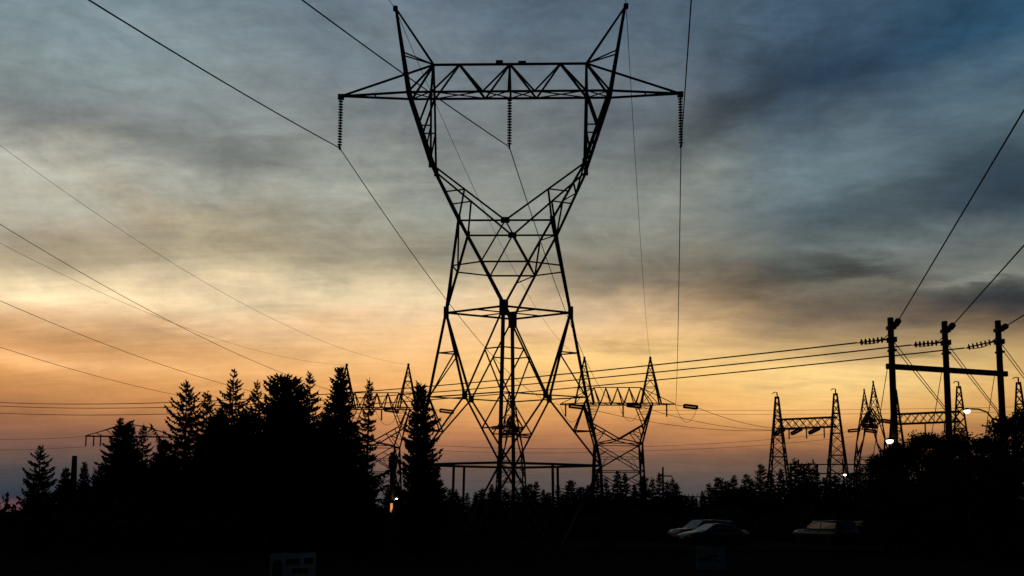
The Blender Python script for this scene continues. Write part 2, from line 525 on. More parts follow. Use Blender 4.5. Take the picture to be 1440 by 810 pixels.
def main_tower():
    g = TP
    sh, ch = math.sin(YV - YAW), math.cos(YV - YAW)

    def n(u, v, z):
        return Vector((u + v * sh, v * ch, z))

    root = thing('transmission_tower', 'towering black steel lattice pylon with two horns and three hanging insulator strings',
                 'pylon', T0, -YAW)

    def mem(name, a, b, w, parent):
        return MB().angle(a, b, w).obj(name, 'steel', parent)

    def poly(name, pts, w, parent):
        mb = MB()
        for i in range(len(pts) - 1):
            mb.angle(pts[i], pts[i + 1], w)
        return mb.obj(name, 'steel', parent)

    def plate(p, sx_, sz, parent):
        return MB().box(p, (sx_, .05, sz)).obj('gusset_plate', 'steel', parent)

    lerp = lambda a, b, t: a + (b - a) * t
    # --- lower body
    W = {'L': n(-g['w'], 0, g['zw']), 'R': n(g['w'], 0, g['zw']), 'N': n(0, -g['wn'], g['zw']), 'F': n(0, g['wn'], g['zw'])}
    A = {'L': n(-g['a1'], 0, g['z1']), 'R': n(g['a1'], 0, g['z1']), 'N': n(0, -g['an1'], g['z1']), 'F': n(0, g['an1'], g['z1'])}
    B = {'L': n(-g['a2'], 0, g['z2']), 'R': n(g['a2'], 0, g['z2']), 'N': n(0, -g['an2'], g['z2']), 'F': n(0, g['an2'], g['z2'])}
    G = {k: Vector((B[k].x * 1.04, B[k].y * 1.04, -.3)) for k in 'LRNF'}
    legs = {}
    for k in 'LRNF':
        legs[k] = poly('leg', [W[k], A[k], B[k], G[k]], .125 if k in 'LR' else .165, root)
        MB().box((G[k].x, G[k].y, .1), (.9, .9, .8)).obj('footing', 'concrete', legs[k])
    for i, j, su, sv in (('L', 'N', -1, -1), ('N', 'R', 1, -1), ('R', 'F', 1, 1), ('F', 'L', -1, 1)):
        m1 = n(su * g['m1'], sv * g['mn1'], g['z1'])
        m2 = n(su * g['m2'], sv * g['mn2'], g['z2'])
        mem('waist_girt', W[i], W[j], .13, root)
        face = poly('face_brace', [W[i], m1, W[j]], .11, root)
        low = poly('face_brace', [B[i], m1, B[j]], .11, root)
        plate(m1, .3, .42, face)
        mem('ring_girt', A[i], m1, .085, root)
        mem('ring_girt', m1, A[j], .085, root)
        mem('base_girt', B[i], m2, .16, root)
        mem('base_girt', m2, B[j], .16, root)
        mem('base_post', m2, Vector((m2.x * 1.03, m2.y * 1.03, -.2)), .11, root)
        for c in (i, j):
            mem('base_brace', B[c], Vector((m2.x * 1.03, m2.y * 1.03, -.2)), .12, root)
            vm = lerp(W[c], m1, .48)
            lm = lerp(W[c], A[c], .48)
            mem('strut', lm, vm, .085, face)
            mem('strut', vm, A[c], .085, face)
            vm = lerp(m1, B[c], .5)
            lm = lerp(A[c], B[c], .5)
            mem('strut', lm, vm, .085, low)
            mem('strut', vm, A[c], .085, low)
        mem('plan_brace', lerp(W[i], W[j], .5), lerp(W['N'], W['F'], .5) * .5 + lerp(W['L'], W['R'], .5) * .5, .08, root)
    for k in 'NF':
        plate(W[k] + Vector((0, 0, -.1)), .5, .9, legs[k])
    for k in 'LR':
        plate(W[k], .3, .7, legs[k])
    # --- upper body: two V frames, near and far
    for sv, c in ((-1, 'N'), (1, 'F')):
        vb = n(0, sv * g['ds'], g['zs'])
        sh_l, sh_r = n(-g['s'], sv * g['ds'], g['zs']), n(g['s'], sv * g['ds'], g['zs'])
        lv_l, lv_r = n(-g['l'], sv * g['dl'], g['zl']), n(g['l'], sv * g['dl'], g['zl'])
        hz = mem('shoulder_girt', sh_l, sh_r, .115, root)
        lvl = mem('level_girt', lv_l, lv_r, .11, root)
        plate(vb, .5, .34, hz)
        for su, shd, lv in ((-1, sh_l, lv_l), (1, sh_r, lv_r)):
            el_ = n(su * g['e'], sv * g['de'], g['ze'])
            ob = n(su * g['b'], sv * g['d'], g['zc'])
            ip = n(su * g['p'], sv * g['d'], g['zc'])
            side = W['L' if su < 0 else 'R']
            chord = poly('waist_chord', [W[c], lv, shd, el_, ob], .155, root)
            inner = mem('window_chord', vb, el_, .12, root)
            plate(el_, .26, .5, chord)
            plate(shd, .22, .45, chord)
            mem('side_leg', shd, side, .125, root)
            post = mem('window_post', ip, el_, .10, root)
            mem('strut', vb, lv, .1, lvl)
            sp = lerp(shd, side, (g['zs'] - g['zl']) / (g['zs'] - g['zw']))
            mem('strut', lv, sp, .09, lvl)
            oc, ic = lerp(shd, el_, .5), lerp(vb, el_, .54)
            mem('strut', oc, ic, .085, inner)
            mem('strut', ic, shd, .085, inner)
            om, im = lerp(el_, ob, .53), lerp(el_, ip, .53)
            mem('strut', om, im, .085, post)
            mem('strut', om, ip, .1, post)
            mem('strut', im, lerp(el_, ob, .2), .075, post)
    for su in (-1, 1):                                    # ties between near and far frames
        side = W['L' if su < 0 else 'R']
        nn, ff = [], []
        for sv, lst in ((-1, nn), (1, ff)):
            shd = n(su * g['s'], sv * g['ds'], g['zs'])
            el_ = n(su * g['e'], sv * g['de'], g['ze'])
            lv = n(su * g['l'], sv * g['dl'], g['zl'])
            ob = n(su * g['b'], sv * g['d'], g['zc'])
            lst += [W['N' if sv < 0 else 'F'], lerp(W['N' if sv < 0 else 'F'], lv, .5), lv, lerp(lv, shd, .5), shd,
                    lerp(shd, el_, .33), lerp(shd, el_, .66), el_, lerp(el_, ob, .33), lerp(el_, ob, .66), ob]
        first = mem('tie', nn[4], ff[4], .11, root)
        for i in range(1, 10):
            if i != 4 and i % 2 == 0:
                mem('tie', nn[i], ff[i], .08, root)
            a, b = (nn[i], ff[i + 1]) if i % 2 else (ff[i], nn[i + 1])
            mem('lacing', a, b, .075, first)
        t = (g['zs'] - g['zl']) / (g['zs'] - g['zw'])
        pn, pf = lerp(nn[4], side, t), lerp(ff[4], side, t)
        mem('tie', pn, pf, .08, root)
        mem('lacing', nn[4], lerp(ff[4], side, t), .07, first)
        mem('lacing', pn, lerp(ff[4], side, .85), .07, first)
    # --- crossarm, triangular in section
    tipl, tipr = n(-g['c'], 0, g['zc']), n(g['c'], 0, g['zc'])
    top = mem('top_chord', n(-g['p'], 0, g['zt']), n(g['p'], 0, g['zt']), .15, root)
    MB().box(n(-.62, 0, g['zt'] + .1), (.42, .12, .2)).obj('marker_plate', 'steel', top)
    MB().box(n(.72, 0, g['zt'] + .08), (.46, .1, .14)).obj('marker_plate', 'steel', top)
    xs_ = [-g['b'], -g['p'], -g['q'], 0, g['q'], g['p'], g['b']]
    tops = {-1: n(-g['p'], 0, g['zt']), -.5: n(-g['p2'], 0, g['zt']), 0: n(0, 0, g['zt']), .5: n(g['p2'], 0, g['zt']), 1: n(g['p'], 0, g['zt'])}
    bot = {}
    for sv in (-1, 1):
        ch_ = poly('bottom_chord', [tipl, n(-g['b'], sv * g['d'], g['zc']), n(g['b'], sv * g['d'], g['zc']), tipr], .14, root)
        for x in xs_:
            bot[(sv, x)] = n(x, sv * g['d'], g['zc'])
        P_ = lambda x: bot[(sv, x)]
        for a, b, w in ((P_(-g['b']), tops[-1], .14), (P_(-g['p']), tops[-1], .11), (P_(-g['p']), tops[-.5], .12), (tops[-.5], P_(-g['q']), .15),
                        (P_(-g['q']), tops[0], .12), (P_(0), tops[0], .09), (tops[0], P_(g['q']), .13), (P_(g['q']), tops[.5], .12),
                        (tops[.5], P_(g['p']), .15), (P_(g['p']), tops[1], .11), (P_(g['b']), tops[1], .14)):
            mem('web', a, b, w, ch_)
    xl = xs_
    for i in range(len(xl) - 1):
        mem('plan_lacing', bot[(-1, xl[i])], bot[(1, xl[i + 1])], .07, root)
        mem('plan_lacing', bot[(1, xl[i])], bot[(-1, xl[i + 1])], .07, root)
    for s_, tip in ((-1, tipl), (1, tipr)):
        mem('arm_tie', tops[s_], tip, .13, root)
        q1, q2 = lerp(bot[(-1, s_ * g['b'])], tip, .5), lerp(bot[(1, s_ * g['b'])], tip, .5)
        mem('plan_lacing', q1, q2, .07, root)
        MB().box(tip + Vector((0, 0, -.08)), (.34, .2, .3)).obj('hanger_plate', 'steel', root)
        # horn
        ap = n(s_ * g['k'], 0, g['zp'])
        for sv in (-1, 1):
            h = mem('horn_leg', bot[(sv, s_ * g['b'])], ap, .125, root)
            q = lerp(bot[(sv, s_ * g['b'])], ap, .48)
            mem('strut', q, tops[s_], .085, h)
        mem('horn_leg', tops[s_] + Vector((0, -.1, 0)), ap, .12, root)
        mem('horn_leg', tops[s_] + Vector((0, .1, 0)), ap, .12, root)
        MB().box(ap + Vector((s_ * .05, 0, 0)), (.26, .2, .26)).obj('horn_cap', 'steel', root)
    bpy.context.view_layer.update()
    mw = Matrix.Translation(T0) @ Matrix.Rotation(-YAW, 4, 'Z')
    return root, [mw @ tipl, mw @ n(0, 0, g['zc']), mw @ tipr], [mw @ n(-g['k'] - .06, 0, g['zp']), mw @ n(g['k'] + .06, 0, g['zp'])]


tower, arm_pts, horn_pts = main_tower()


# ------------------------------------------------------------------ insulator strings
disc_me = bpy.data.meshes.new('disc')
_d = MB().lathe([(.028, .0), (.03, -.05), (.13, -.075), (.14, -.09), (.035, -.098), (.028, -.17)], 14)
disc_me.from_pydata(_d.v, [], _d.f)
disc_me.materials.append(M['porcelain'])
disc_me.polygons.foreach_set('use_smooth', [True] * len(disc_me.polygons))


def insulator(loc, n, label, group=None, direction=None, pitch=.165, scale=1.0, clamp=True):
    """a string of discs from loc, hanging (or pulled in a direction); returns its far end"""
    o = thing('insulator_string', label, 'insulator', loc, 0, group)
    if direction is not None:
        o.rotation_mode = 'QUATERNION'
        o.rotation_quaternion = Vector(direction).to_track_quat('-Z', 'Y')
    o.scale = (scale,) * 3
    MB().box((0, 0, -.06), (.07, .07, .2)).obj('hook', 'steel', o)
    for i in range(n):
        d = link('disc', disc_me, o)
        d.location = (0, 0, -.12 - i * pitch)
    L = .12 + n * pitch
    if clamp:
        MB().box((0, 0, -L - .1), (.10, .34, .16)).obj('clamp', 'steel', o)
    e = Vector((0, 0, -(L + .12) * scale))
    if direction is not None:
        return Vector(loc) + Vector(direction).normalized() * (L + .12) * scale
    return Vector(loc) + e


clamps = []
for p, l in zip(arm_pts, ('big pylon crossarm tip over the wood', 'middle of the big pylon crossarm', 'big pylon crossarm tip towards the gantries')):
    clamps.append(insulator(p + Vector((0, 0, -.16)), 17, 'dark disc insulator string hanging from the ' + l, 'suspension insulators of the big pylon'))


# ------------------------------------------------------------------ wires
def sagged(A, B, S, n=40):
    A, B = Vector(A), Vector(B)
    return [A + (B - A) * (i / n) - Vector((0, 0, 4 * S * (i / n) * (1 - i / n))) for i in range(n + 1)]


def sag_for(A, B, px, py):
    """sag that makes the span pass the surveyed sight line"""
    def y_at(S):
        best = None
        for i in range(1, 200):
            t = i / 200
            P_ = Vector(A) + (Vector(B) - Vector(A)) * t - Vector((0, 0, 4 * S * t * (1 - t)))
            if P_.y * math.cos(PITCH) + (P_.z - CAM_H) * math.sin(PITCH) < .5:
                continue
            q = proj(P_)
            if best is None or abs(q[0] - px) < best[0]:
                best = (abs(q[0] - px), q[1])
        return best[1]
    lo, hi = -20.0, 40.0
    for _ in range(30):
        mid = (lo + hi) / 2
        if y_at(mid) < py:
            lo = mid
        else:
            hi = mid
    return (lo + hi) / 2


def wire(name, label, pts, r, group=None, cat='wire', n=6):
    return tag(MB().tube(pts, r, n).obj(name, 'wire', None, True), label, cat, group)


# ------------------------------------------------------------------ strain towers at the substation
def brace_panel(mb, a0, a1, b0, b1, w):
    mb.angle(a0, b1, w)
    mb.angle(b0, a1, w)


ST = dict(wx=4.2, wy=2.9, zw=15.2, gx=4.9, gy=3.6, zc=22.7, ax=6.3, ay=1.5, tip=10.6, zt=25.8, tx=4.3, pk=6.1, zp=31.3)


def strain_tower(label, loc, rz):
    g = ST
    root = thing('strain_tower', label, 'pylon', loc, rz)
    V = Vector
    body = MB()
    for su in (-1, 1):
        for sv in (-1, 1):
            MB().angle((su * g['gx'], sv * g['gy'], -.3), (su * g['wx'], sv * g['wy'], g['zw']), .25) \
                .angle((su * g['wx'], sv * g['wy'], g['zw']), (su * g['ax'], sv * g['ay'], g['zc']), .24).obj('leg', 'steel', root)

    def c(su, sv, z):
        t = z / g['zw']
        return V((su * (g['gx'] + (g['wx'] - g['gx']) * t), sv * (g['gy'] + (g['wy'] - g['gy']) * t), z))
    zs_ = [0.2, 5.0, 10.2, g['zw']]
    for i in range(3):
        for (p, q) in (((-1, -1), (1, -1)), ((1, -1), (1, 1)), ((1, 1), (-1, 1)), ((-1, 1), (-1, -1))):
            brace_panel(body, c(*p, zs_[i]), c(*p, zs_[i + 1]), c(*q, zs_[i]), c(*q, zs_[i + 1]), .19)
            body.angle(c(*p, zs_[i + 1]), c(*q, zs_[i + 1]), .18)
            m0, m1 = (c(*p, zs_[i]) + c(*p, zs_[i + 1])) / 2, (c(*q, zs_[i]) + c(*q, zs_[i + 1])) / 2
            body.angle(m0, m0 + (m1 - m0) * .25 + V((0, 0, 1.2)), .15)
            body.angle(m1, m1 + (m0 - m1) * .25 + V((0, 0, 1.2)), .15)
            body.angle(m0, m1, .13)
            for u0, u1, zz_ in ((.12, .5, i), (.88, .5, i)):
                qa = c(*p, zs_[i]) + (c(*q, zs_[i]) - c(*p, zs_[i])) * u0
                body.angle(qa, m0 + (m1 - m0) * (.25 if u0 < .5 else .75), .11)
    body.obj('body_bracing', 'steel', root)
    for sv in (-1, 1):
        win = MB()
        vb = V((0, sv * (g['wy'] - .2), g['zw'] + .9))
        for su in (-1, 1):
            top = V((su * g['ax'], sv * g['ay'], g['zc']))
            wst_ = V((su * g['wx'], sv * g['wy'], g['zw']))
            e = wst_ + (top - wst_) * .42
            ip = V((su * 3.3, sv * g['ay'], g['zc']))
            e2 = ip + (e - ip) * .86
            win.angle(vb, e2, .28).angle(e2, ip, .2).angle(e2, e, .2)
            win.angle(vb, wst_, .24).angle(wst_, vb + (e2 - vb) * .5, .18).angle(wst_ + (e - wst_) * .5, vb + (e2 - vb) * .5, .14).angle(wst_ + (e - wst_) * .5, vb + (e2 - vb) * .85, .14)
            win.angle(e2, top, .2)
            for t0, t1 in ((.25, .3), (.55, .62), (.8, .85)):
                win.angle(e2 + (ip - e2) * t0, e + (top - e) * t1, .14)
        win.obj('window_frame', 'steel', root)
    arm = MB()
    for sv in (-1, 1):
        arm.angle((-g['tip'], 0, g['zc']), (-g['ax'], sv * g['ay'], g['zc']), .22).angle((-g['ax'], sv * g['ay'], g['zc']), (g['ax'], sv * g['ay'], g['zc']), .26) \
            .angle((g['ax'], sv * g['ay'], g['zc']), (g['tip'], 0, g['zc']), .22)
    arm.angle((-g['tx'], 0, g['zt']), (g['tx'], 0, g['zt']), .2)
    for su in (-1, 1):
        arm.angle((su * g['tx'], 0, g['zt']), (su * g['tip'], 0, g['zc']), .16)
    ar = arm.obj('crossarm', 'steel', root)
    web = MB()
    seq_t = [-g['tx'], -2.15, 0, 2.15, g['tx']]
    seq_b = [-g['ax'], -3.25, -1.1, 1.1, 3.25, g['ax']]
    for i, x in enumerate(seq_t):
        for xb in (seq_b[i], seq_b[i + 1]):
            for sv in (-1, 1):
                web.angle((x, 0, g['zt']), (xb, sv * g['ay'], g['zc']), .19)
    for i in range(5):
        web.angle((seq_b[i], -g['ay'], g['zc']), (seq_b[i + 1], g['ay'], g['zc']), .1)
    web.obj('web', 'steel', ar)
    for su in (-1, 1):
        pkm = MB()
        ap = V((su * g['pk'], 0, g['zp']))
        base = [V((su * g['pk'] + dx, dy, g['zc'])) for dx, dy in ((-1.75, -1.3), (1.75, -1.3), (1.75, 1.3), (-1.75, 1.3))]
        for i in range(4):
            pkm.angle(base[i], ap, .22)
            a, b = base[i], base[(i + 1) % 4]
            for t0, t1 in ((.0, .36), (.36, .62), (.62, .82)):
                pkm.angle(a + (ap - a) * t1, b + (ap - b) * t1, .14)
                pkm.angle(a + (ap - a) * t0, b + (ap - b) * t1, .14)
        po = pkm.obj('peak', 'steel', root)
        MB().box(ap, (.4, .3, .5)).obj('cap', 'steel', po)
    return root


def local(root, p):
    return Matrix.Translation(root.location) @ Matrix.Rotation(root.rotation_euler.z, 4, 'Z') @ Vector(p)


def ground_at(px, Y):
    return Vector((ray(px, 650).x * Y, Y, 0))


st_right = strain_tower('distant lattice strain pylon in line behind the big pylon, next to the gantries', ground_at(869, 163), R(-2))
DY_ = 0
names = {}


def strain_copy(label, loc, rz):
    o = dup(st_right, loc, rz, label=label)
    return o


st_left = strain_copy('distant lattice strain pylon seen between two spruces of the wood', ground_at(528, 172), R(-3))
st_mid = strain_copy('far edge-on lattice strain pylon framed by the legs of the big pylon', ground_at(719, 215), R(84))
st_gan = strain_copy('far edge-on lattice strain pylon standing between the two lattice gantries', ground_at(1225, 196), R(77))

# strain strings: four ridged sticks pulled sideways
_sm = MB()
prof = []
for i in range(13):
    prof += [(.10, -i * .2), (.19, -i * .2 - .06), (.19, -i * .2 - .12), (.10, -i * .2 - .18)]
_sm.lathe(prof, 8)
stick_me = bpy.data.meshes.new('stick')
stick_me.from_pydata(_sm.v, [], _sm.f)
stick_me.materials.append(M['porcelain'])


def strain_string(loc, d, label, group, lead=1.9):
    d = Vector(d).normalized()
    o = thing('strain_insulator', label, 'insulator', loc, 0, group)
    o.rotation_mode = 'QUATERNION'
    o.rotation_quaternion = d.to_track_quat('-Z', 'Y')
    MB().tube([(0, 0, 0), (0, 0, -lead)], .06).obj('link_rod', 'steel', o)
    MB().box((0, 0, -lead), (.7, .7, .12)).obj('yoke', 'steel', o)
    MB().box((0, 0, -lead - 2.7), (.7, .7, .12)).obj('yoke', 'steel', o)
    for x in (-.24, .24):
        for y in (-.24, .24):
            s = link('stick', stick_me, o)
            s.location = (x, y, -lead - .05)
    return Vector(loc) + d * (lead + 2.75)


# ------------------------------------------------------------------ lattice gantries
def gantry_tower(label, loc, rz, group=None):
    root = thing('gantry_tower', label, 'lattice tower', loc, rz, group)
    H, b, t = 28.0, 3.1, .28

    def c(i, z):
        r_ = b + (t - b) * max(0.0, z / H) ** .86
        return Vector(((-1, 1, 1, -1)[i] * r_, (-1, -1, 1, 1)[i] * r_, z))
    zs_ = [-.3, 3.4, 6.6, 9.6, 12.4, 15.0, 17.4, 19.6, 21.8, 23.8, 25.6, 27.0, H]
    for i in range(4):
        mb = MB()
        for k in range(len(zs_) - 1):
            mb.angle(c(i, zs_[k]), c(i, zs_[k + 1]), .24)
        mb.obj('leg', 'steel', root)
    mb = MB()
    for k in range(len(zs_) - 2):
        for i in range(4):
            j = (i + 1) % 4
            brace_panel(mb, c(i, zs_[k]), c(i, zs_[k + 1]), c(j, zs_[k]), c(j, zs_[k + 1]), .15)
            if k % 2:
                mb.angle(c(i, zs_[k]), c(j, zs_[k]), .19)
    mb.obj('bracing', 'steel', root)
    MB().tube([(0, 0, H - .5), (0, 0, H + .9)], .14).tube([(0, 0, H + .85), (-.5, 0, H + 1.0), (-.95, 0, H + .7)], .10).obj('mast_head', 'steel', root)
    return root


GT = [(1095, 190), (1178, 184.5), (1262, 179), (1353, 173.5), (1438, 168)]
gl = ['row', ]
gt_pts = [ground_at(px, Y) for px, Y in GT]
grz = math.atan2(gt_pts[1].y - gt_pts[0].y, gt_pts[1].x - gt_pts[0].x)
g_names = ['tapering lattice gantry tower at the end of the row, nearest the far strain pylon',
           'tapering lattice gantry tower holding the other end of the first beam',
           'tapering lattice gantry tower half hidden behind the first wooden pole',
           'tapering lattice gantry tower seen between the two wooden poles above the bushes',
           'tapering lattice gantry tower behind the last wooden pole']
g0 = gantry_tower(g_names[0], gt_pts[0], grz, 'gantry towers of the substation')
gts = [g0] + [dup(g0, gt_pts[i], grz, label=g_names[i]) for i in range(1, 5)]


def gantry_beam(i, j, label):
    a, b = gt_pts[i], gt_pts[j]
    L = (b - a).length
    root = thing('gantry_beam', label, 'lattice beam', a, math.atan2(b.y - a.y, b.x - a.x), 'gantry beams of the substation')
    z0, z1, d = 21.0, 23.0, .8
    ch_ = MB()
    for z in (z0, z1):
        for y in (-d, d):
            ch_.angle((0, y, z), (L, y, z), .34)
    ch_.obj('chords', 'steel', root)
    mb = MB()
    n = 8
    for k in range(n):
        x0, x1 = L * k / n, L * (k + 1) / n
        for y in (-d, d):
            brace_panel(mb, (x0, y, z0), (x0, y, z1), (x1, y, z0), (x1, y, z1), .15)
        mb.angle((x0, -d, z0), (x1, d, z0), .1)
        mb.angle((x0, -d, z1), (x1, d, z1), .1)
    mb.obj('lacing', 'steel', root)
    pts = []
    for t in (.12, .42, .72):
        pts.append(a + (b - a) * t + Vector((0, 0, z0 - .1)))
    return root, pts


gb1, gp1 = gantry_beam(0, 1, 'lattice beam between the two gantry towers away from the wooden poles')
gb3, gp3 = gantry_beam(2, 3, 'lattice beam crossing behind the wooden pole frame')

hang = MB()
for i in range(11):
    hang.lathe([(.09, -i * .2), (.18, -i * .2 - .08), (.18, -i * .2 - .12), (.09, -i * .2 - .2)], 8)
hang_me = bpy.data.meshes.new('post_insulator')
hang_me.from_pydata(hang.v, [], hang.f)
hang_me.materials.append(M['porcelain'])


def post_string(p, label, group):
    o = link('hanging_insulator', hang_me)
    o.location = p
    return tag(o, label, 'insulator', group)


for p in gp1:
    post_string(p + Vector((.9, 0, 0)), 'thin insulator hanging straight down from the beam away from the wooden poles', 'insulators hanging under the first gantry beam')
    strain_string(p, (-.86, -.35, -.42), 'thick strain insulator slanting down from the beam away from the wooden poles', 'strain insulators of the first gantry beam', .3)
for p in gp3[1:]:
    post_string(p + Vector((.5, 0, 0)), 'thin insulator hanging straight down from the beam behind the wooden poles', 'insulators hanging under the second gantry beam')

# strings and jumpers of the strain towers
GR = 'conductors into the substation'
for root, nm, d in ((st_right, 'strain pylon in line behind the big pylon', (.93, .34, -.06)), (st_left, 'strain pylon behind the wood', (.93, .34, -.08))):
    for k, x in enumerate((-ST['tip'], 0, ST['tip'])):
        p = local(root, (x, 0 if x else -1.5, ST['zc'] - .15))
        e = strain_string(p, d, 'thick strain insulator pulled sideways off the distant ' + nm, 'strain insulators of the ' + nm)
        post_string(local(root, (x + (1.0 if x <= 0 else -1.6), 0, ST['zc'] - .15)), 'thin jumper insulator on the distant ' + nm, 'jumper insulators of the ' + nm)
        loop = [p + (e - p) * (i / 12) - Vector((0, 0, 3.0 * math.sin(math.pi * i / 12) ** .8)) for i in range(13)]
        wire('jumper_wire', 'drooping jumper loop under the distant ' + nm, loop, .035, 'jumper loops of the ' + nm)
        if root is st_right:
            wire('bus_wire', 'thin wire from the in-line strain pylon to the first gantry beam', sagged(e, gp1[k] + Vector((0, 0, -.2)), 1.6, 20), .045, 'wires to the first gantry beam')
for root, nm in ((st_mid, 'edge-on strain pylon framed by the big pylon'), (st_gan, 'edge-on strain pylon between the gantries')):
    for k, x in enumerate((-ST['tip'], 0, ST['tip'])):
        for s_ in (-1, 1):
            p = local(root, (x, s_ * (0 if x else 1.5), ST['zc'] - .15))
            strain_string(p, (s_ * .97, .2 * s_, -.10), 'thick strain insulator pulled off the far ' + nm, 'strain insulators of the far ' + nm, .8)

# low bus-bar frame behind the small conifers
bus = thing('busbar_frame', 'low steel busbar frame in front of the gantries, behind small conifers', 'steel frame', ground_at(1185, 165), R(-4))
for i in range(9):
    MB().box((-9.5 + i * 2.4, 0, 5.9), (.3, .3, 12.2)).obj('post', 'steel', bus)
for z in (10.2, 11.9):
    MB().box((0, .3, z), (20.5, .22, .22)).obj('rail', 'steel', bus)
for i in range(7):
    MB().lathe([(.1, 0), (.2, .1), (.1, .3), (.2, .5), (.1, .7), (.1, .9)], 8, (-8 + i * 2.7, .3, 12.0)).obj('support_insulator', 'porcelain', bus)
bus2 = dup(bus, ground_at(968, 170), R(6), (.32, 1, .5), label='short low steel busbar frame in the gap between the small conifers')

# small utility pole behind the small conifers
up = thing('utility_pole', 'slim utility pole with a short crossarm rising from small conifers', 'utility pole', ground_at(932, 130), 0)
MB().tube([(0, 0, -.3), (0, 0, 9.2)], .2, 8, .13).obj('pole', 'wood', up)
MB().box((.25, .14, 7.9), (2.0, .14, .16)).obj('crossarm', 'wood', up)
MB().tube([(1.1, .14, 7.9), (1.4, .14, 7.7), (1.45, .14, 7.0)], .07).obj('bracket', 'steel', up)
# far flat-armed tower peeping out of the wood
ft = thing('flat_arm_tower', 'far flat-armed lattice tower peeping out of the low spruces', 'pylon', ground_at(183, 190), R(4))
for su in (-1, 1):
    for sv in (-1, 1):
        MB().angle((su * 2.6, sv * 2.0, -.3), (su * .9, sv * .9, 18.4), .24).obj('leg', 'steel', ft)
fm = MB()
for k in range(5):
    z0, z1 = 18.2 * k / 5, 18.2 * (k + 1) / 5
    f0, f1 = 2.6 - 1.7 * k / 5, 2.6 - 1.7 * (k + 1) / 5
    for sv in (-1, 1):
        brace_panel(fm, (-f0, sv * f0 * .8, z0), (-f1, sv * f1 * .8, z1), (f0, sv * f0 * .8, z0), (f1, sv * f1 * .8, z1), .14)
fm.obj('bracing', 'steel', ft)
fa = MB()
for sv in (-1, 1):
    fa.angle((-9.4, sv * .5, 18.5), (9.4, sv * .5, 18.5), .28)
    for su in (-1, 1):
        fa.tube([(su * 9.4, 0, 18.6), (su * 6.5, 0, 19.5), (su * 3.2, sv * .5, 20.6), (su * .4, sv * .5, 21.0)], .1)
        for x, z in ((7.4, 19.2), (5.2, 19.9), (3.0, 20.6)):
            fa.angle((su * x, sv * .4, z), (su * (x - 1.6), sv * .5, 18.5), .1)
fa.obj('crossarm', 'steel', ft)
for x in (-9.4, -7.8, -6.4):
    post_string(local(ft, (x, 0, 18.5)), 'thin insulator hanging from the far flat-armed tower in the wood', 'insulators of the flat-armed tower')

# ------------------------------------------------------------------ conductors of the big pylon line
far_ends = [local(st_right, (x, 0 if x else -1.5, ST['zc'] - .15)) for x in (-ST['tip'], 0, ST['tip'])]
mids = [(590, 372), (754, 322), (949, 390)]
edges = [((125, 0), 27.5), ((425, 0), 32.0), ((972, 0), 34.0)]
WHERE = ('over the wood', 'in the middle', 'towards the gantries')
sags = [sag_for(c_, fe, *m_) for c_, fe, m_ in zip(clamps[:2], far_ends, mids)]
sags.append(sum(sags) / 2)
for c_, fe, sg, (ep, ey), wh in zip(clamps, far_ends, sags, edges, WHERE):
    back = sagged(c_, fe, sg)
    e = at(ep[0], ep[1], ey)
    d = e - c_
    front = []
    for i in range(30, 0, -1):
        t = i * .12
        front.append(c_ + d * t + Vector((0, 0, .02 * d.length * (t * t - t))))
    wire('conductor', 'black power conductor on the big pylon insulator hanging ' + wh, front + back, .029, 'conductors of the big pylon line')
pk_far = [local(st_right, (x, 0, ST['zp'])) for x in (-ST['pk'], ST['pk'])]
for h_, pf, m_, (ep, ey) in zip(horn_pts, pk_far, [(668, 268), (900, 330)], [((530, -22), 47.0), ((877, -24), 48.4)]):
    back = sagged(h_, pf, sag_for(h_, pf, *m_))
    e = at(ep[0], ep[1], ey)
    d = (e - h_)
    front = [h_ + d * (i * .5) for i in range(24, 0, -1)]
    wire('shield_wire', 'thin shield wire over the big pylon horn ' + ('on the wood side' if ep[0] < 700 else 'on the gantry side'), front + back, .018, 'shield wires of the big pylon line')

# parallel line over the wood, ending at the strain tower behind it
le = [local(st_left, (x, 0 if x else -1.5, ST['zc'] - .15)) for x in (-ST['tip'], 0, ST['tip'])]
spec = [(le[2], (-60, 278, 74.0), (240, 453), .028), (le[1], (-60, 396, 84.0), (200, 503), .028), (le[0], (-60, 468, 92.0), (150, 533), .028)]
for e, (sx_, sy_, Y), m_, r in spec:
    A = at(sx_, sy_, Y)
    wire('conductor', 'power conductor of the parallel line sinking behind the conifer wood', sagged(A, e, sag_for(A, e, *m_)), r, 'conductors of the parallel line')
lp = [local(st_left, (x, 0, ST['zp'])) for x in (-ST['pk'], ST['pk'])]
for e, (sx_, sy_, Y), m_ in ((lp[1], (-60, 160, 74.0), (400, 456)), (lp[0], (-60, 310, 84.0), (374, 496))):
    A = at(sx_, sy_, Y)
    wire('shield_wire', 'very thin shield wire of the parallel line above the conifer wood', sagged(A, e, sag_for(A, e, *m_)), .018, 'shield wires of the parallel line')
# faint far wires
for A, B in ((at(-60, 617, 230), local(ft, (-9.4, 0, 18.4))), (at(-60, 632, 230), local(ft, (-9.4, 0, 16.2)))):
    wire('far_wire', 'faint far wire ending at the flat-armed tower', sagged(A, B, .4, 12), .035, 'wires of the flat-armed tower')
for (a, ya), (b, yb), Y in (((905, 577), (1640, 566), 200), ((905, 582), (1640, 574), 205), ((905, 628), (1200, 606), 210), ((905, 634), (1200, 614), 215), ((600, 626), (905, 629), 216), ((600, 633), (905, 634), 216)):
    wire('far_wire', 'faint far wire strung behind the strain pylons and gantries', sagged(at(a, ya, Y), at(b, yb, Y + 5), .6, 16), .04, 'faint wires of the substation')

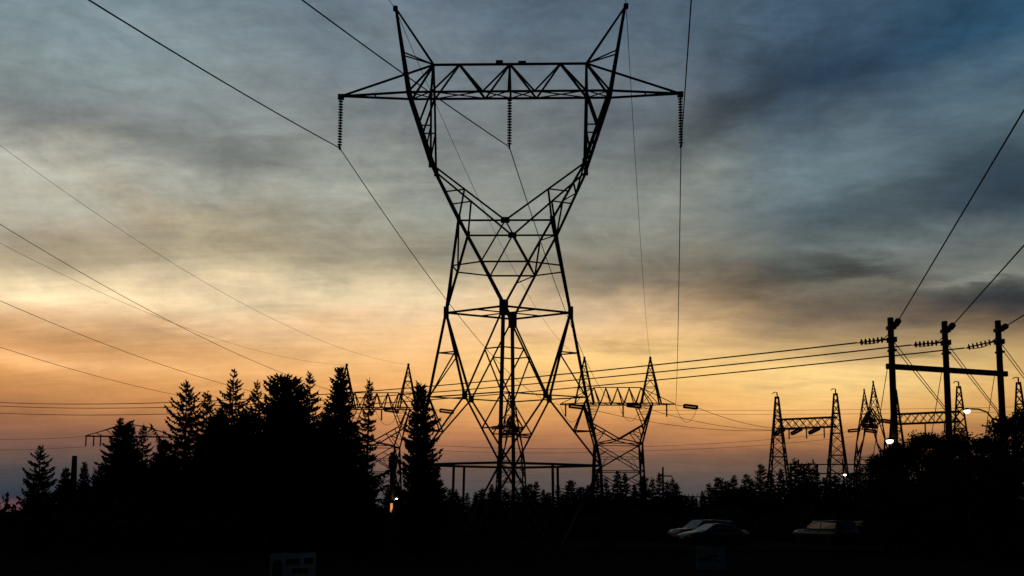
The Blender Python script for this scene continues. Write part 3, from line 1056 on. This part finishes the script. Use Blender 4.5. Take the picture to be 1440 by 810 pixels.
# ------------------------------------------------------------------ wooden three pole frame
PF = [(1252, 447, 54.0), (1328, 452, 55.5), (1403, 451, 56.2)]
frame = thing('pole_frame', 'three tall wooden poles joined by one horizontal timber', 'utility pole', (at(1328, 700, 55.5).x, 55.5, 0))
o0 = Vector(frame.location)
tops_ = []
for px, py, Y in PF:
    t_ = at(px, py, Y)
    tops_.append(t_)
    po = MB().tube([(t_.x - o0.x, t_.y - o0.y, -.3), (t_.x - o0.x, t_.y - o0.y, t_.z * .5), (t_.x - o0.x, t_.y - o0.y, t_.z)], .225, 12, .18).obj('pole', 'wood', frame)
    for dz, s in ((.62, .34), (1.38, .5), (2.05, .2)):
        MB().box((t_.x - o0.x + .03, t_.y - o0.y - .02, t_.z - dz), (.42 if dz > 2 else .48, .44, s * .62)).obj('clamp_band', 'steel', po)
a = at(1247, 515, 53.7)
b = at(1416, 526, 56.0)
cmid = (a + b) / 2 - o0
MB().box((cmid.x, cmid.y, cmid.z), ((b - a).length, .2, .33), math.atan2(b.y - a.y, b.x - a.x)).obj('timber', 'wood', frame)
bpy.context.view_layer.update()
tim = frame.children[-1]
dzt = (b.z - a.z)
for v in tim.data.vertices:
    v.co.z += dzt * ((v.co.x - cmid.x) / ((b - a).length))

PX = [((1205, 482), (-60, 562.5), (680, 537), (1440, 155), (1258, 459)), ((1283, 485), (-60, 567), (680, 546), (1440, 345), (1337, 464)), ((1358, 489), (-60, 577.5), (680, 556), (1440, 443), (1412, 469))]
NP = ('first', 'middle', 'last')
for k, (lpx, endp, mp_, rp_, jp) in enumerate(PX):
    t_ = tops_[k]
    att = Vector((t_.x - .25, t_.y, t_.z - 1.35))
    s_end = at(lpx[0], lpx[1], PF[k][2] + 1.2)
    B = at(endp[0], endp[1], 150.0 + 6 * k)
    dl = s_end - att
    e1 = insulator(att, 6, 'strain insulator string on the %s wooden pole, pulled towards the big pylon' % NP[k], 'strain insulators of the wooden pole frame', dl, .165, 1.5, False)
    wire('conductor', 'power line from the %s wooden pole passing behind the big pylon' % NP[k], sagged(e1, B, sag_for(e1, B, *mp_), 48), .048, 'lines of the wooden pole frame')
    # towards the viewer
    att2 = Vector((t_.x + .25, t_.y - .1, t_.z - .5))
    far = at(rp_[0], rp_[1], 30.0 if k == 0 else (40.0 if k == 1 else 50.0))
    dr = far - att2
    e2 = insulator(att2, 4, 'end-on strain insulator string at the %s wooden pole top, on the bush side' % NP[k], 'end-on strain insulators of the wooden pole frame', dr, .14, 1.4, False)
    pts = [e2 + (far - e2) * (i * .3) for i in range(16)]
    wire('conductor', 'thick power line climbing over the bushes from the %s wooden pole top' % NP[k], pts, .036, 'lines from the wooden poles over the bushes')
    jl = [e1 + (att2 - e1) * (i / 10) - Vector((0, 0, .55 * math.sin(math.pi * i / 10))) + Vector((0, -.35 * math.sin(math.pi * i / 10), 0)) for i in range(11)]
    wire('jumper_wire', 'jumper wire looping past the %s wooden pole top' % NP[k], jl, .03, 'jumpers of the wooden pole frame')
    for dz in (1.55, 1.9):
        gtop = Vector((t_.x + .2, t_.y, t_.z - dz))
        gbot = Vector((t_.x + 11.5, t_.y + 4.5, 0.0)) + Vector((dz * .4, 0, 0))
        wire('guy_wire', 'one of two guy wires slanting from the %s wooden pole into the bushes' % NP[k], [gtop, gbot], .024, 'guy wires of the wooden pole frame')
    gb = Vector((t_.x - .3, t_.y, t_.z - 3.2))
    wire('back_guy', 'steep thin guy wire close beside the %s wooden pole' % NP[k], [gb, Vector((t_.x - 1.9, t_.y + 1.4, 0))], .022, 'steep guys of the wooden pole frame')


# ------------------------------------------------------------------ street lamps
def street_lamp(label, px, py, Y, arm_px, group='lit street lamps'):
    hd = at(px, py, Y)
    bx_ = at(arm_px, py, Y).x
    root = thing('street_lamp', label, 'street lamp', (bx_, Y, 0), 0, group)
    dx = hd.x - bx_
    H = hd.z
    MB().tube([(0, 0, -.2), (0, 0, H - 1.1)], .11, 8, .07).obj('post', 'steel', root)
    pts = [(0, 0, H - 1.1), (dx * .06, 0, H - .55), (dx * .25, 0, H - .12), (dx * .55, 0, H + .08), (dx * .86, 0, H + .1)]
    MB().tube(pts, .055).obj('arm', 'steel', root)
    hdm = MB().lathe([(.10, .15), (.19, .1), (.21, .02), (.2, 0)], 14, (dx, 0, H)).obj('lamp_head', 'steel', root, True)
    MB().lathe([(.19, 0), (.195, -.06), (.16, -.14), (.08, -.19), (.02, -.2)], 14, (dx, 0, H - .005)).obj('lens', 'lamp', root, True)
    return root


street_lamp('lit street lamp with a long arm beside the last wooden pole', 1360, 577, 60.0, 1397)
street_lamp('lit street lamp at the foot of the first wooden pole', 1251, 619, 53.2, 1266)
street_lamp('lit street lamp low among the small conifers', 1188, 667, 118.0, 1204)

# pole with transformer and lights between two spruces
tp = at(552, 636, 52.0)
tpo = thing('transformer_pole', 'utility pole with a transformer can and a warm lamp between two spruces', 'utility pole', (tp.x, 52.0, 0))
MB().tube([(0, 0, -.3), (0, 0, tp.z)], .17, 10, .12).obj('pole', 'wood', tpo)
MB().lathe([(.02, 0), (.24, .02), (.26, .1), (.26, .68), (.2, .76), (.05, .8)], 14, (.08, -.36, tp.z - 1.0)).obj('transformer', 'steel', tpo, True)
lp_ = at(551, 714, 51.8)
MB().box((lp_.x - tp.x - .02, -.24, lp_.z), (.11, .12, .5)).obj('lamp_panel', 'lamp_warm', tpo)
lb_ = at(557.5, 703, 51.8)
MB().lathe([(.02, .10), (.09, .06), (.11, 0), (.09, -.06), (.02, -.1)], 10, (lb_.x - tp.x, -.2, lb_.z)).obj('bulb', 'lamp_white', tpo, True)
MB().box(((lb_.x - tp.x) / 2, -.14, lb_.z), (lb_.x - tp.x + .1, .05, .05)).obj('bracket', 'steel', tpo)


# ------------------------------------------------------------------ trees
def conifer_data(h, r, seed, whorl=.24, nb=8, droop=.28, up=.30, power=.85, jit=.25, clear=.03, fluff=1.0, nose=1.0):
    rr = random.Random(seed)
    v, f = [], []

    def tri(a, b, c):
        n = len(v)
        v.extend((tuple(a), tuple(b), tuple(c)))
        f.append((n, n + 1, n + 2))
    z = clear * h
    lean = rr.uniform(-.02, .02), rr.uniform(-.02, .02)
    while z < h - .10:
        t = z / h
        prof_ = r * ((1 - t) ** power) * (1.0 - .25 * max(0, .15 - t) / .15) + .06 * nose
        k = max(3, int(nb * (.55 + .45 * (1 - t)) + .5))
        a0 = rr.uniform(0, 6.28)
        lvl = rr.uniform(1 - jit, 1 + jit * .6)
        for i in range(k):
            a = a0 + 6.28 * i / k + rr.uniform(-.35, .35)
            L = prof_ * lvl * rr.uniform(.62, 1.18)
            if rr.random() < .06:
                L *= 1.35
            zz = z + rr.uniform(-.5, .5) * whorl
            d = Vector((math.cos(a), math.sin(a), 0))
            sd_ = Vector((-d.y, d.x, 0))
            dr = droop * rr.uniform(.6, 1.4) * (1.1 - t)
            u = up * rr.uniform(.6, 1.5)
            if t > .86:
                dr, u = -.35 * rr.uniform(.5, 1.4), .25

            def P(s):
                return Vector((lean[0] * zz, lean[1] * zz, zz)) + d * (L * s) + Vector((0, 0, L * (-dr * s * 1.6 + (u + dr * .7) * s * s)))
            n = max(4, min(12, int(L / .12)))
            for q in range(n):
                s = .02 + .98 * q / n
                p0, p1 = P(s), P(min(1.0, s + 1.3 / n))
                tw = (.22 * L * (1.0 - s) + .10) * fluff * rr.uniform(.7, 1.25)
                fwd = d * tw * .75
                for sg in (-1, 1):
                    tri(p0, p1, p0 + fwd + sd_ * (sg * tw * rr.uniform(.5, .9)) + Vector((0, 0, -tw * rr.uniform(.1, .55))))
                tri(p0, p1, p0 * .4 + p1 * .6 + d * tw * .35 + Vector((0, 0, -tw * rr.uniform(.45, .8))))
                tri(p0, p1, p1 + d * tw * .3 + sd_ * rr.uniform(-.3, .3) * tw + Vector((0, 0, tw * rr.uniform(.12, .4))))
            pe = P(1.0)
            w = .035 + .03 * L
            tri(P(.86) + sd_ * w, P(.86) - sd_ * w, pe + d * .10 + Vector((0, 0, .05)))
            tri(P(.86) + Vector((0, 0, w)), P(.86) - Vector((0, 0, w)), pe + d * .08 + Vector((0, 0, .05)))
        z += whorl * rr.uniform(.75, 1.25) * (.7 + .45 * (1 - t))
    for i in range(7):                                    # leader
        a = rr.uniform(0, 6.28)
        zz = h - rr.uniform(.05, .45)
        tri((lean[0] * zz, lean[1] * zz, zz), (lean[0] * zz, lean[1] * zz, zz + .08),
            (lean[0] * zz + .16 * math.cos(a), lean[1] * zz + .16 * math.sin(a), zz + .12))
    tri((lean[0] * h - .03, 0, h - .3), (lean[0] * h + .03, 0, h - .3), (lean[0] * h, 0, h + .15))
    return v, f, lean


def conifer(label, px, py, Y, half_px, seed, group=None, **kw):
    tp_ = at(px, py, Y)
    h = tp_.z
    d = Y * math.cos(PITCH)
    r = 1.2 * half_px * d / F
    v, f, lean = conifer_data(h, r, seed, **kw)
    root = thing('conifer_tree', label, 'tree', (tp_.x - lean[0] * h, Y, 0), 0, group)
    mesh_obj('crown', v, f, 'needle', root)
    MB().tube([(0, 0, -.2), (lean[0] * h * .5, lean[1] * h * .5, h * .5), (lean[0] * h, lean[1] * h, h)], .03 + .013 * h, 8, .008).obj('trunk', 'bark', root)
    return root


SPARSE = dict(whorl=.30, nb=10, droop=.12, up=.40, jit=.30, fluff=.95)
OPEN = dict(whorl=.26, nb=9, droop=.32, up=.36, jit=.32, fluff=1.0)
DENSE = dict(whorl=.17, nb=12, droop=.25, up=.25, jit=.18, fluff=1.15)
ROUND = dict(whorl=.18, nb=12, droop=.05, up=.30, jit=.18, power=.5, fluff=1.1)
COLUMN = dict(whorl=.16, nb=12, droop=.22, up=.36, jit=.28, power=.55, fluff=1.1)
BIG = [
    ('solitary spruce with spreading upturned branches at the outer end of the wood', 57, 627, 46, 46, SPARSE),
    ('small pointed spruce right beside the broken trunk', 120, 650, 60, 18, DENSE),
    ('low bushy conifer between the solitary spruce and the broken trunk', 93, 658, 57, 26, DENSE),
    ('low broad conifer filling the dip beside the broken trunk', 143, 655, 56, 34, DENSE),
    ('slim pointed spruce, tallest of the trio in front of the flat-armed tower', 169, 589, 47, 46, DENSE),
    ('dense spruce in the middle of the trio before the flat-armed tower', 184, 592, 48, 40, DENSE),
    ('narrow spruce of the trio beside the tree with a long side branch', 202, 596, 49, 36, OPEN),
    ('low dense conifer between the spruce trio and the tall pointed spruce', 230, 618, 50, 44, DENSE),
    ('tall pointed spruce with one long side branch reaching towards the trio', 262, 535, 44, 66, SPARSE),
    ('spruce with a short blunt top tucked beside the tall pointed spruce', 292, 550, 46, 52, OPEN),
    ('tall fir with candelabra-like upturned branches in the wood', 330, 521, 43, 62, SPARSE),
    ('slender spruce between the candelabra fir and the round-topped fir', 362, 536, 47, 44, OPEN),
    ('broad round-topped dark fir in the thick of the wood', 394, 529, 42, 58, ROUND),
    ('second leader of the round-topped fir clump, leaning to the slender tree', 412, 534, 43, 48, ROUND),
    ('thin sparse fir with light showing through its top', 437, 525, 46, 44, SPARSE),
    ('tall dense dark spruce beside the distant strain pylon peak', 480, 516, 42, 60, DENSE),
    ('ragged spruce with hanging side branches in front of the distant strain pylon', 520, 532, 41, 26, OPEN),
    ('dense columnar spruce standing in front of a big pylon leg', 592, 539, 40, 31, COLUMN),
    ('shorter filler spruce behind the tall pointed spruce', 312, 572, 53, 56, DENSE),
    ('shorter filler spruce behind the slender spruce', 348, 578, 54, 56, DENSE),
    ('shorter filler spruce behind the thin sparse fir', 424, 574, 53, 56, DENSE),
    ('shorter filler spruce behind the tall dense spruce', 456, 580, 54, 52, DENSE),
    ('lower filler spruce between the tall dense spruce and the ragged spruce', 498, 592, 50, 40, DENSE),
    ('lower filler spruce behind the spruce with a long side branch', 246, 640, 54, 60, DENSE),
    ('broad filler spruce between the blunt spruce and the candelabra fir', 300, 590, 50, 62, DENSE),
    ('broad filler spruce behind the candelabra fir', 334, 592, 52, 62, DENSE),
    ('broad filler spruce behind the round-topped fir', 378, 582, 51, 62, DENSE),
    ('broad filler spruce between the round-topped fir and the sparse fir', 424, 596, 49, 56, DENSE),
    ('broad filler spruce beside the tall dense spruce', 458, 588, 48, 56, DENSE),
    ('broad filler spruce between the trio and the pointed spruce', 222, 640, 47, 50, DENSE),
    ('stunted spruce at the foot of the columnar spruce', 612, 655, 48, 22, DENSE),
]
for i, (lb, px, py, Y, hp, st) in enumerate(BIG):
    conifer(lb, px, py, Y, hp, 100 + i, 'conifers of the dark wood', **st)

# the long side branch of the pointed spruce, a part of that tree
bt = [o for o in bpy.data.objects if o.get('label', '').startswith('tall pointed spruce with one')][0]
p0, p1 = at(258, 622, 44.0), at(214, 597, 43.6)
rr = random.Random(5)
mb = MB()
for i in range(26):
    s = i / 25
    p = p0 + (p1 - p0) * s - Vector((0, 0, .5 * math.sin(math.pi * s)))
    for k in range(4):
        q = p + Vector((rr.uniform(-.35, .12), rr.uniform(-.3, .3), rr.uniform(-.34, .16)))
        mb.add([p, p + Vector((-.1, 0, .02)), q], [(0, 1, 2)])
mb.v = [(x - bt.location.x, y - bt.location.y, z) for x, y, z in mb.v]
mb.obj('side_branch', 'needle', bt)

# broken trunk
tk = at(105, 641, 58.0)
snag = thing('broken_trunk', 'broken-off bare trunk standing among low conifers', 'tree trunk', (tk.x, 58.0, 0))
MB().tube([(0, 0, -.2), (.03, 0, tk.z * .6), (0, 0, tk.z)], .26, 10, .15).obj('trunk', 'bark', snag)
MB().tube([(.05, 0, tk.z * .62), (.42, .1, tk.z * .74), (.5, .1, tk.z * .8)], .05, 6, .02).obj('stub', 'bark', snag)
MB().tube([(-.05, 0, tk.z * .5), (-.4, .1, tk.z * .58)], .045, 6, .02).obj('stub', 'bark', snag)

# row of small conifers across the middle
protos = []
for i, kw in enumerate((DENSE, OPEN, DENSE, dict(DENSE, power=.6), SPARSE)):
    v, f, lean = conifer_data(6.0, 1.5, 400 + i, **dict(kw, whorl=.22, nb=10))
    me = bpy.data.meshes.new('crown')
    me.from_pydata(v, [], f)
    me.materials.append(M['needle'])
    tm = MB().tube([(0, 0, -.2), (lean[0] * 6, lean[1] * 6, 6.0)], .12, 6, .015)
    tme = bpy.data.meshes.new('trunk')
    tme.from_pydata(tm.v, [], tm.f)
    tme.materials.append(M['bark'])
    protos.append((me, tme))
rr = random.Random(77)
row = [(634, 694), (642, 688), (657, 692), (668, 697), (679, 686), (690, 681), (700, 690), (709, 687), (722, 692), (735, 684), (745, 680), (753, 677), (763, 688),
       (772, 692), (785, 681), (803, 675), (815, 690), (826, 682), (840, 668), (852, 672), (868, 662), (880, 665), (893, 681), (905, 669), (917, 672), (927, 664),
       (938, 676), (946, 673), (953, 679), (966, 698), (978, 699), (988, 690), (997, 679), (1010, 671), (1022, 676), (1031, 668), (1048, 666), (1058, 674), (1068, 652), (1083, 661), (1097, 659),
       (1117, 645), (1126, 651), (1138, 650), (1146, 651), (1160, 671), (1174, 668), (1186, 678), (1200, 664), (1213, 656), (1224, 661), (1236, 655), (1248, 648)]


def small(px, py, Y, group, label, wide=1.0):
    t_ = at(px, py, Y)
    s = t_.z / 6.0
    k = rr.randrange(5)
    o = thing('small_conifer', label, 'tree', (t_.x, Y, 0), rr.uniform(0, 6.28), group)
    w = s * rr.uniform(.85, 1.15) * wide
    o.scale = (w, w, s)
    link('crown', protos[k][0], o)
    link('trunk', protos[k][1], o)


def zone(px):
    for lim, w in ((705, 'between the columnar spruce and the big pylon'), (760, 'under the middle of the big pylon'), (830, 'below the far leg of the big pylon'),
                   (900, 'at the foot of the in-line strain pylon'), (957, 'around the slim utility pole'), (1000, 'in the dip by the short busbar frame'), (1062, 'in the open stretch before the gantries'),
                   (1112, 'at the foot of the first gantry tower'), (1160, 'below the first gantry beam'), (1300, 'between the gantries and the bushes')):
        if px < lim:
            return w


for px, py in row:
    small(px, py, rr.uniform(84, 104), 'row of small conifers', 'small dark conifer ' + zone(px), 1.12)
for i in range(54):
    px = 618 + i * 12 + rr.uniform(-5, 5)
    small(px, rr.uniform(694, 706) if 950 < px < 990 else rr.uniform(684, 702), rr.uniform(72, 82), 'low fringe of conifers', 'squat bushy conifer in the low fringe before the row', 1.5)
for i in range(34):
    px = -10 + i * 19 + rr.uniform(-6, 6)
    if px > 40:
        small(px, rr.uniform(668, 692), rr.uniform(54, 62), 'undergrown conifers of the wood', 'stunted conifer in the undergrowth of the wood', 1.5)


# broadleaf bushes and trees on the side of the wooden poles
def bush(label, px, py, Y, half_px, seed, n_cl=26, n_leaf=150, leaf=.125, group='bushy trees by the wooden poles'):
    r_ = random.Random(seed)
    tp_ = at(px, py, Y)
    h = tp_.z
    r = half_px * Y * math.cos(PITCH) / F
    root = thing('bushy_tree', label, 'tree', (tp_.x, Y, 0), 0, group)
    v, f = [], []
    limbs = MB()
    limbs.tube([(0, 0, -.2), (.05, 0, h * .3), (0, .1, h * .62)], .16, 8, .08)
    for c in range(n_cl):
        a = r_.uniform(0, 6.28)
        zz = r_.uniform(.12, 1.0)
        rad = r * math.sqrt(max(.02, 1 - (abs(zz - .42) / .6) ** 2.2)) * r_.uniform(.25, .95)
        if c < 2:
            zz, rad = r_.uniform(.9, .97), r * r_.uniform(0, .3)
        cc = Vector((rad * math.cos(a), rad * math.sin(a), h * zz * .95))
        cr_ = r_.uniform(.28, .52) * (r * .55 + .3)
        limbs.tube([(0, 0, h * .3 * min(1, zz + .2)), cc * .6 + Vector((0, 0, h * .12 * zz)), cc], .05, 5, .012)
        for k in range(n_leaf):
            u = Vector((r_.gauss(0, 1), r_.gauss(0, 1), r_.gauss(0, .8)))
            u = u.normalized() * (r_.random() ** .5) * cr_
            p = cc + u
            d1 = Vector((r_.uniform(-1, 1), r_.uniform(-1, 1), r_.uniform(-.8, 1))).normalized() * leaf * r_.uniform(.6, 1.4)
            d2 = d1.cross(Vector((r_.uniform(-1, 1), r_.uniform(-1, 1), r_.uniform(-1, 1)))).normalized() * leaf * .38
            i = len(v)
            v.extend((tuple(p), tuple(p + d1 * .5 + d2), tuple(p + d1), tuple(p + d1 * .5 - d2)))
            f.append((i, i + 1, i + 2, i + 3))
        for k in range(3):                                # single twigs poking out
            d1 = (u.normalized() + Vector((0, 0, .7))).normalized()
            tip = cc + d1 * cr_ * r_.uniform(1.0, 1.5)
            for q in range(7):
                p = cc + (tip - cc) * (.5 + q / 13)
                i = len(v)
                e = Vector((r_.uniform(-1, 1), r_.uniform(-1, 1), r_.uniform(-.3, 1))) * leaf * .9
                v.extend((tuple(p), tuple(p + e * .5 + Vector((.03, 0, .03))), tuple(p + e), tuple(p + e * .5 - Vector((.03, 0, .03)))))
                f.append((i, i + 1, i + 2, i + 3))
    # dense heart of the crown
    mesh_obj('crown', v, f, 'leaf', root)
    limbs.obj('trunk', 'bark', root)
    return root


for i, (lb, px, py, Y, hp) in enumerate((
        ('low leafy bush at the inner end, below the second street lamp', 1240, 634, 50, 34),
        ('leafy bush in front of the first wooden pole', 1266, 617, 48, 34),
        ('tall leafy bush with a twiggy top between the first two wooden poles', 1292, 607, 47, 42),
        ('thin leafy sapling poking up between the first two wooden poles', 1312, 597, 46, 16),
        ('round leafy bush covering the foot of the second wooden pole', 1346, 603, 47, 46),
        ('low leafy bush in the dip below the long-armed street lamp', 1380, 612, 48, 38),
        ('tall leafy tree hiding the foot of the last wooden pole', 1414, 580, 45, 40),
        ('tallest leafy tree at the outer end of the bushes', 1446, 571, 46, 40),
        ('leafy bush closing the gap before the second wooden pole', 1322, 611, 46, 40),
        ('broad leafy bush in front of the tall leafy trees', 1400, 640, 42, 60),
        ('broad leafy bush in front of the round bush', 1330, 650, 42, 60),
        ('broad leafy bush in front of the inner bushes', 1270, 662, 43, 50))):
    small_one = hp < 20
    bush(lb, px, py, Y, hp, 700 + i, 10 if small_one else 40, 90 if small_one else 330)

# undergrowth below everything
rr = random.Random(9)
v, f = [], []
for i in range(16000):
    x = rr.uniform(-36, 52)
    y = rr.uniform(65, 73) if x > -2 else rr.uniform(40, 60)
    top = 1.9 + .5 * math.sin(x * .9) + .35 * math.sin(x * 2.3 + 1)
    z = top * rr.random() ** .8
    e = Vector((rr.uniform(-1, 1), rr.uniform(-1, 1), rr.uniform(.2, 1.4))) * .32
    g = Vector((rr.uniform(-1, 1), rr.uniform(-1, 1), rr.uniform(-.4, .4))) * .16
    k = len(v)
    p = Vector((x, y, z))
    v.extend((tuple(p), tuple(p + e * .5 + g), tuple(p + e), tuple(p + e * .5 - g)))
    f.append((k, k + 1, k + 2, k + 3))
ug = mesh_obj('undergrowth', v, f, 'leaf')
ug['kind'] = 'stuff'
tag(ug, 'dark tangled undergrowth at the foot of the trees', 'undergrowth')


# ------------------------------------------------------------------ cars
wheel_proto = {}


def car(label, px, Y, heading, paint, suv=False):
    """heading: bearing of the nose, degrees, 0 = +X"""
    L, Wd = (4.75, .92) if suv else (4.65, .89)
    roof = 1.56 if suv else 1.33
    belt = 1.0 if suv else .88
    root = thing('parked_car', label, 'car', (at(px, 730, Y).x, Y, .09), R(heading), 'cars in the car park')
    if suv:
        st_ = [(-2.37, .62, .80, .80), (-2.3, .45, .95, .88), (-1.6, .30, 1.0, .97), (-.2, .26, 1.0, 1.0), (.85, .28, 1.0, 1.0), (1.6, .30, .98, .97), (2.15, .40, .92, .9), (2.37, .52, .72, .78)]
        cab = [(-2.2, .98, .86), (-1.95, roof - .04, .74), (-.6, roof, .75), (.35, roof - .03, .74), (1.1, .99, .86)]
    else:
        st_ = [(-2.32, .55, .78, .78), (-2.2, .40, .90, .88), (-1.6, .26, .91, .97), (-.2, .22, .89, 1.0), (.9, .24, .88, 1.0), (1.6, .26, .82, .97), (2.1, .36, .70, .9), (2.32, .46, .56, .76)]
        cab = [(-1.75, .90, .84), (-.95, roof - .04, .66), (-.35, roof, .67), (.15, roof - .03, .66), (1.05, .87, .84)]
    v, f = [], []
    for x, zl_, zt_, wf in st_:
        w = Wd * wf
        h = zt_ - zl_
        ring = [(-w * .86, zl_), (-w * .98, zl_ + h * .18), (-w, zl_ + h * .55), (-w * .97, zl_ + h * .82), (-w * .84, zt_ - .02), (-w * .4, zt_ + .02),
                (w * .4, zt_ + .02), (w * .84, zt_ - .02), (w * .97, zl_ + h * .82), (w, zl_ + h * .55), (w * .98, zl_ + h * .18), (w * .86, zl_)]
        v += [(x, y, z) for y, z in ring]
    n = 12
    for i in range(len(st_) - 1):
        for k in range(n):
            f.append((i * n + k, (i + 1) * n + k, (i + 1) * n + (k + 1) % n, i * n + (k + 1) % n))
    f.append(tuple(range(n)))
    f.append(tuple(range((len(st_) - 1) * n, len(st_) * n))[::-1])
    mesh_obj('body', v, f, paint, root, True)
    v, f = [], []
    for x, z, w in cab:
        v += [(x, -w, belt - .04), (x, -w * .985, z - .08), (x, -w * .88, z), (x, 0, z + .025), (x, w * .88, z), (x, w * .985, z - .08), (x, w, belt - .04)]
    for i in range(len(cab) - 1):
        for k in range(6):
            f.append((i * 7 + k, (i + 1) * 7 + k, (i + 1) * 7 + k + 1, i * 7 + k + 1))
    mesh_obj('roof', v, f, paint, root, True)
    # glass set a little proud of the cabin
    e = .012

    def pane(name, pts):
        o = mesh_obj(name, pts, [tuple(range(len(pts)))], 'glass', root)
        return o
    c0, c1, c2, c3, c4 = cab
    pane('windscreen', [(c4[0] - .02 + e, -c4[2] * .86, belt + .03), (c4[0] - .02 + e, c4[2] * .86, belt + .03), (c3[0] + .08 + e, c3[2] * .82, c3[1] - .015 + e), (c3[0] + .08 + e, -c3[2] * .82, c3[1] - .015 + e)])
    pane('rear_window', [(c0[0] + .02 - e, c0[2] * .86, belt + .05), (c0[0] + .02 - e, -c0[2] * .86, belt + .05), (c1[0] - .08 - e, -c1[2] * .82, c1[1] - .03 + e), (c1[0] - .08 - e, c1[2] * .82, c1[1] - .03 + e)])
    for s in (-1, 1):
        w = s * (c2[2] + .045)
        wl = s * (c2[2] * .985 + .015)
        wb = s * (Wd * .84 + e) if False else s * (c0[2] + .02)
        pane('side_window', [(c3[0] + .62, wb, belt + .03), (c3[0] + .02, wl + s * .05, roof - .13), (c2[0] + .1, wl + s * .05, roof - .11), (c2[0] + .1, wb, belt + .03)])
        pane('side_window', [(c2[0] + .02, wb, belt + .03), (c2[0] + .02, wl + s * .05, roof - .11), (c1[0] - .02, wl + s * .05, roof - .15), (c0[0] + .3, wb, belt + .05)])
        MB().box((c4[0] - .3, s * (Wd + .1), belt + .05), (.14, .2, .13)).obj('mirror', paint, root)
        MB().box((c2[0] + .32, s * (Wd + .005), belt - .14), (.2, .03, .035)).obj('door_handle', 'chrome', root)
        zf = st_[-1][2]
        MB().box((st_[-2][0] + .12, s * Wd * .68, zf - .02), (.2, .36, .12)).obj('headlight', 'lens', root)
        MB().box((st_[0][0] + .06, s * Wd * .62, st_[0][2] - .06), (.14, .3, .13)).obj('tail_light', 'red_lens', root)
        for x in (-1.42, 1.42):
            wh = MB()
            r0 = .34 if suv else .31
            pr = [(r0 - .1, -.1), (r0 - .02, -.1), (r0, -.06), (r0, .06), (r0 - .02, .1), (r0 - .1, .1)]
            wh.lathe(pr, 18)
            wh.v = [(x + a, s * (Wd - .09) + c, r0 + b) for a, b, c in wh.v]
            t = wh.obj('tyre', 'rubber', root, True)
            rm = MB().lathe([(.02, s * .07), (.06, s * .08), (r0 - .11, s * .05), (r0 - .095, s * .095)], 14)
            rm.v = [(x + a, s * (Wd - .09) + c, r0 + b) for a, b, c in rm.v]
            rm.obj('rim', 'rim', t)
    MB().box((st_[-1][0] + .0, 0, st_[-1][1] + .1), (.08, 1.1, .1)).obj('grille', 'chrome', root)
    MB().box((st_[-1][0] + .05, 0, st_[-1][1] - .02), (.03, .5, .11)).obj('number_plate', 'lens', root)
    return root


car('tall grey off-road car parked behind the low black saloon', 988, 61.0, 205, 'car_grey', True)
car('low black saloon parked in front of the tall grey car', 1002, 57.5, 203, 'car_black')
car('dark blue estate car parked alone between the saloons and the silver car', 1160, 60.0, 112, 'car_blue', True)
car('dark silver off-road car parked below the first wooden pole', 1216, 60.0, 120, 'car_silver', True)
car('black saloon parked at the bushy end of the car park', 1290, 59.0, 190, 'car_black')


# ------------------------------------------------------------------ sign boards
def sign(label, x0, x1, y0, y1, Y, slant, m, marks, cat='sign', group=None):
    a, b = at(x0, y0, Y), at(x1, y0, Y)
    bot = at((x0 + x1) / 2, y1, Y).z
    w = b.x - a.x
    top = a.z
    dz = slant * w
    root = thing('notice_board', label, cat, ((a.x + b.x) / 2, Y, 0))
    n = 9
    v, f = [], []
    for k, yy in enumerate((-.012, .012)):
        for i in range(n):
            t = i / (n - 1)
            v.append((-w / 2 + w * t, yy + .02 * math.sin(5 * t), bot + dz * t * .5))
        for i in range(n):
            t = i / (n - 1)
            v.append((-w / 2 + w * t, yy + .02 * math.sin(5 * t), top + dz * t + .012 * math.sin(7 * t)))
    for i in range(n - 1):
        f += [(i, i + 1, n + i + 1, n + i), (2 * n + i, 3 * n + i, 3 * n + i + 1, 2 * n + i + 1), (n + i, n + i + 1, 3 * n + i + 1, 3 * n + i), (i, 2 * n + i, 2 * n + i + 1, i + 1)]
    f += [(0, n, 3 * n, 2 * n), (n - 1, 3 * n - 1, 4 * n - 1, 2 * n - 1)]
    bd = mesh_obj('board', v, f, m, root)
    for s in (-1, 1):
        MB().box((s * w * .36, .07, (top + dz * .5) / 2 - .12), (.06, .06, top + dz * .5 + .2)).obj('post', 'wood', root)
    h = top - bot
    for pts in marks:
        vv = []
        for yy in (-.045, -.038):
            vv += [(-w / 2 + u * w, yy, bot + q * h + dz * u) for u, q in pts]
        k = len(pts)
        MB().add(vv, [tuple(range(k)), tuple(range(k, 2 * k))[::-1]] + [(i, i + k, (i + 1) % k + k, (i + 1) % k) for i in range(k)]).obj('printing', 'print', bd)
    return root


def bar(u0, u1, q0, q1):
    return [(u0, q0), (u1, q0), (u1, q1), (u0, q1)]


sign('pale weathered notice board with dark house-shaped emblem and print in the foreground grass', 380, 444, 779, 846, 20.0, .05, 'board',
     [[(.07, .50), (.28, .50), (.28, .78), (.23, .86), (.10, .86), (.07, .78)], bar(.36, .50, .76, .88), bar(.52, .66, .76, .88), bar(.76, .95, .76, .88), bar(.50, .60, .58, .68), bar(.62, .85, .57, .67),
      bar(.36, .90, .36, .40), bar(.36, .84, .28, .32), bar(.36, .88, .20, .24)])
sign('small greenish board with dark smudged print in the grass before the cars', 979, 1020, 769, 801, 22.0, -.02, 'board_green',
     [[(.10, .40), (.35, .42), (.50, .36), (.52, .50), (.30, .56), (.12, .54)], [(.42, .56), (.70, .58), (.82, .64), (.62, .70), (.48, .66)], bar(.62, .84, .36, .46)])
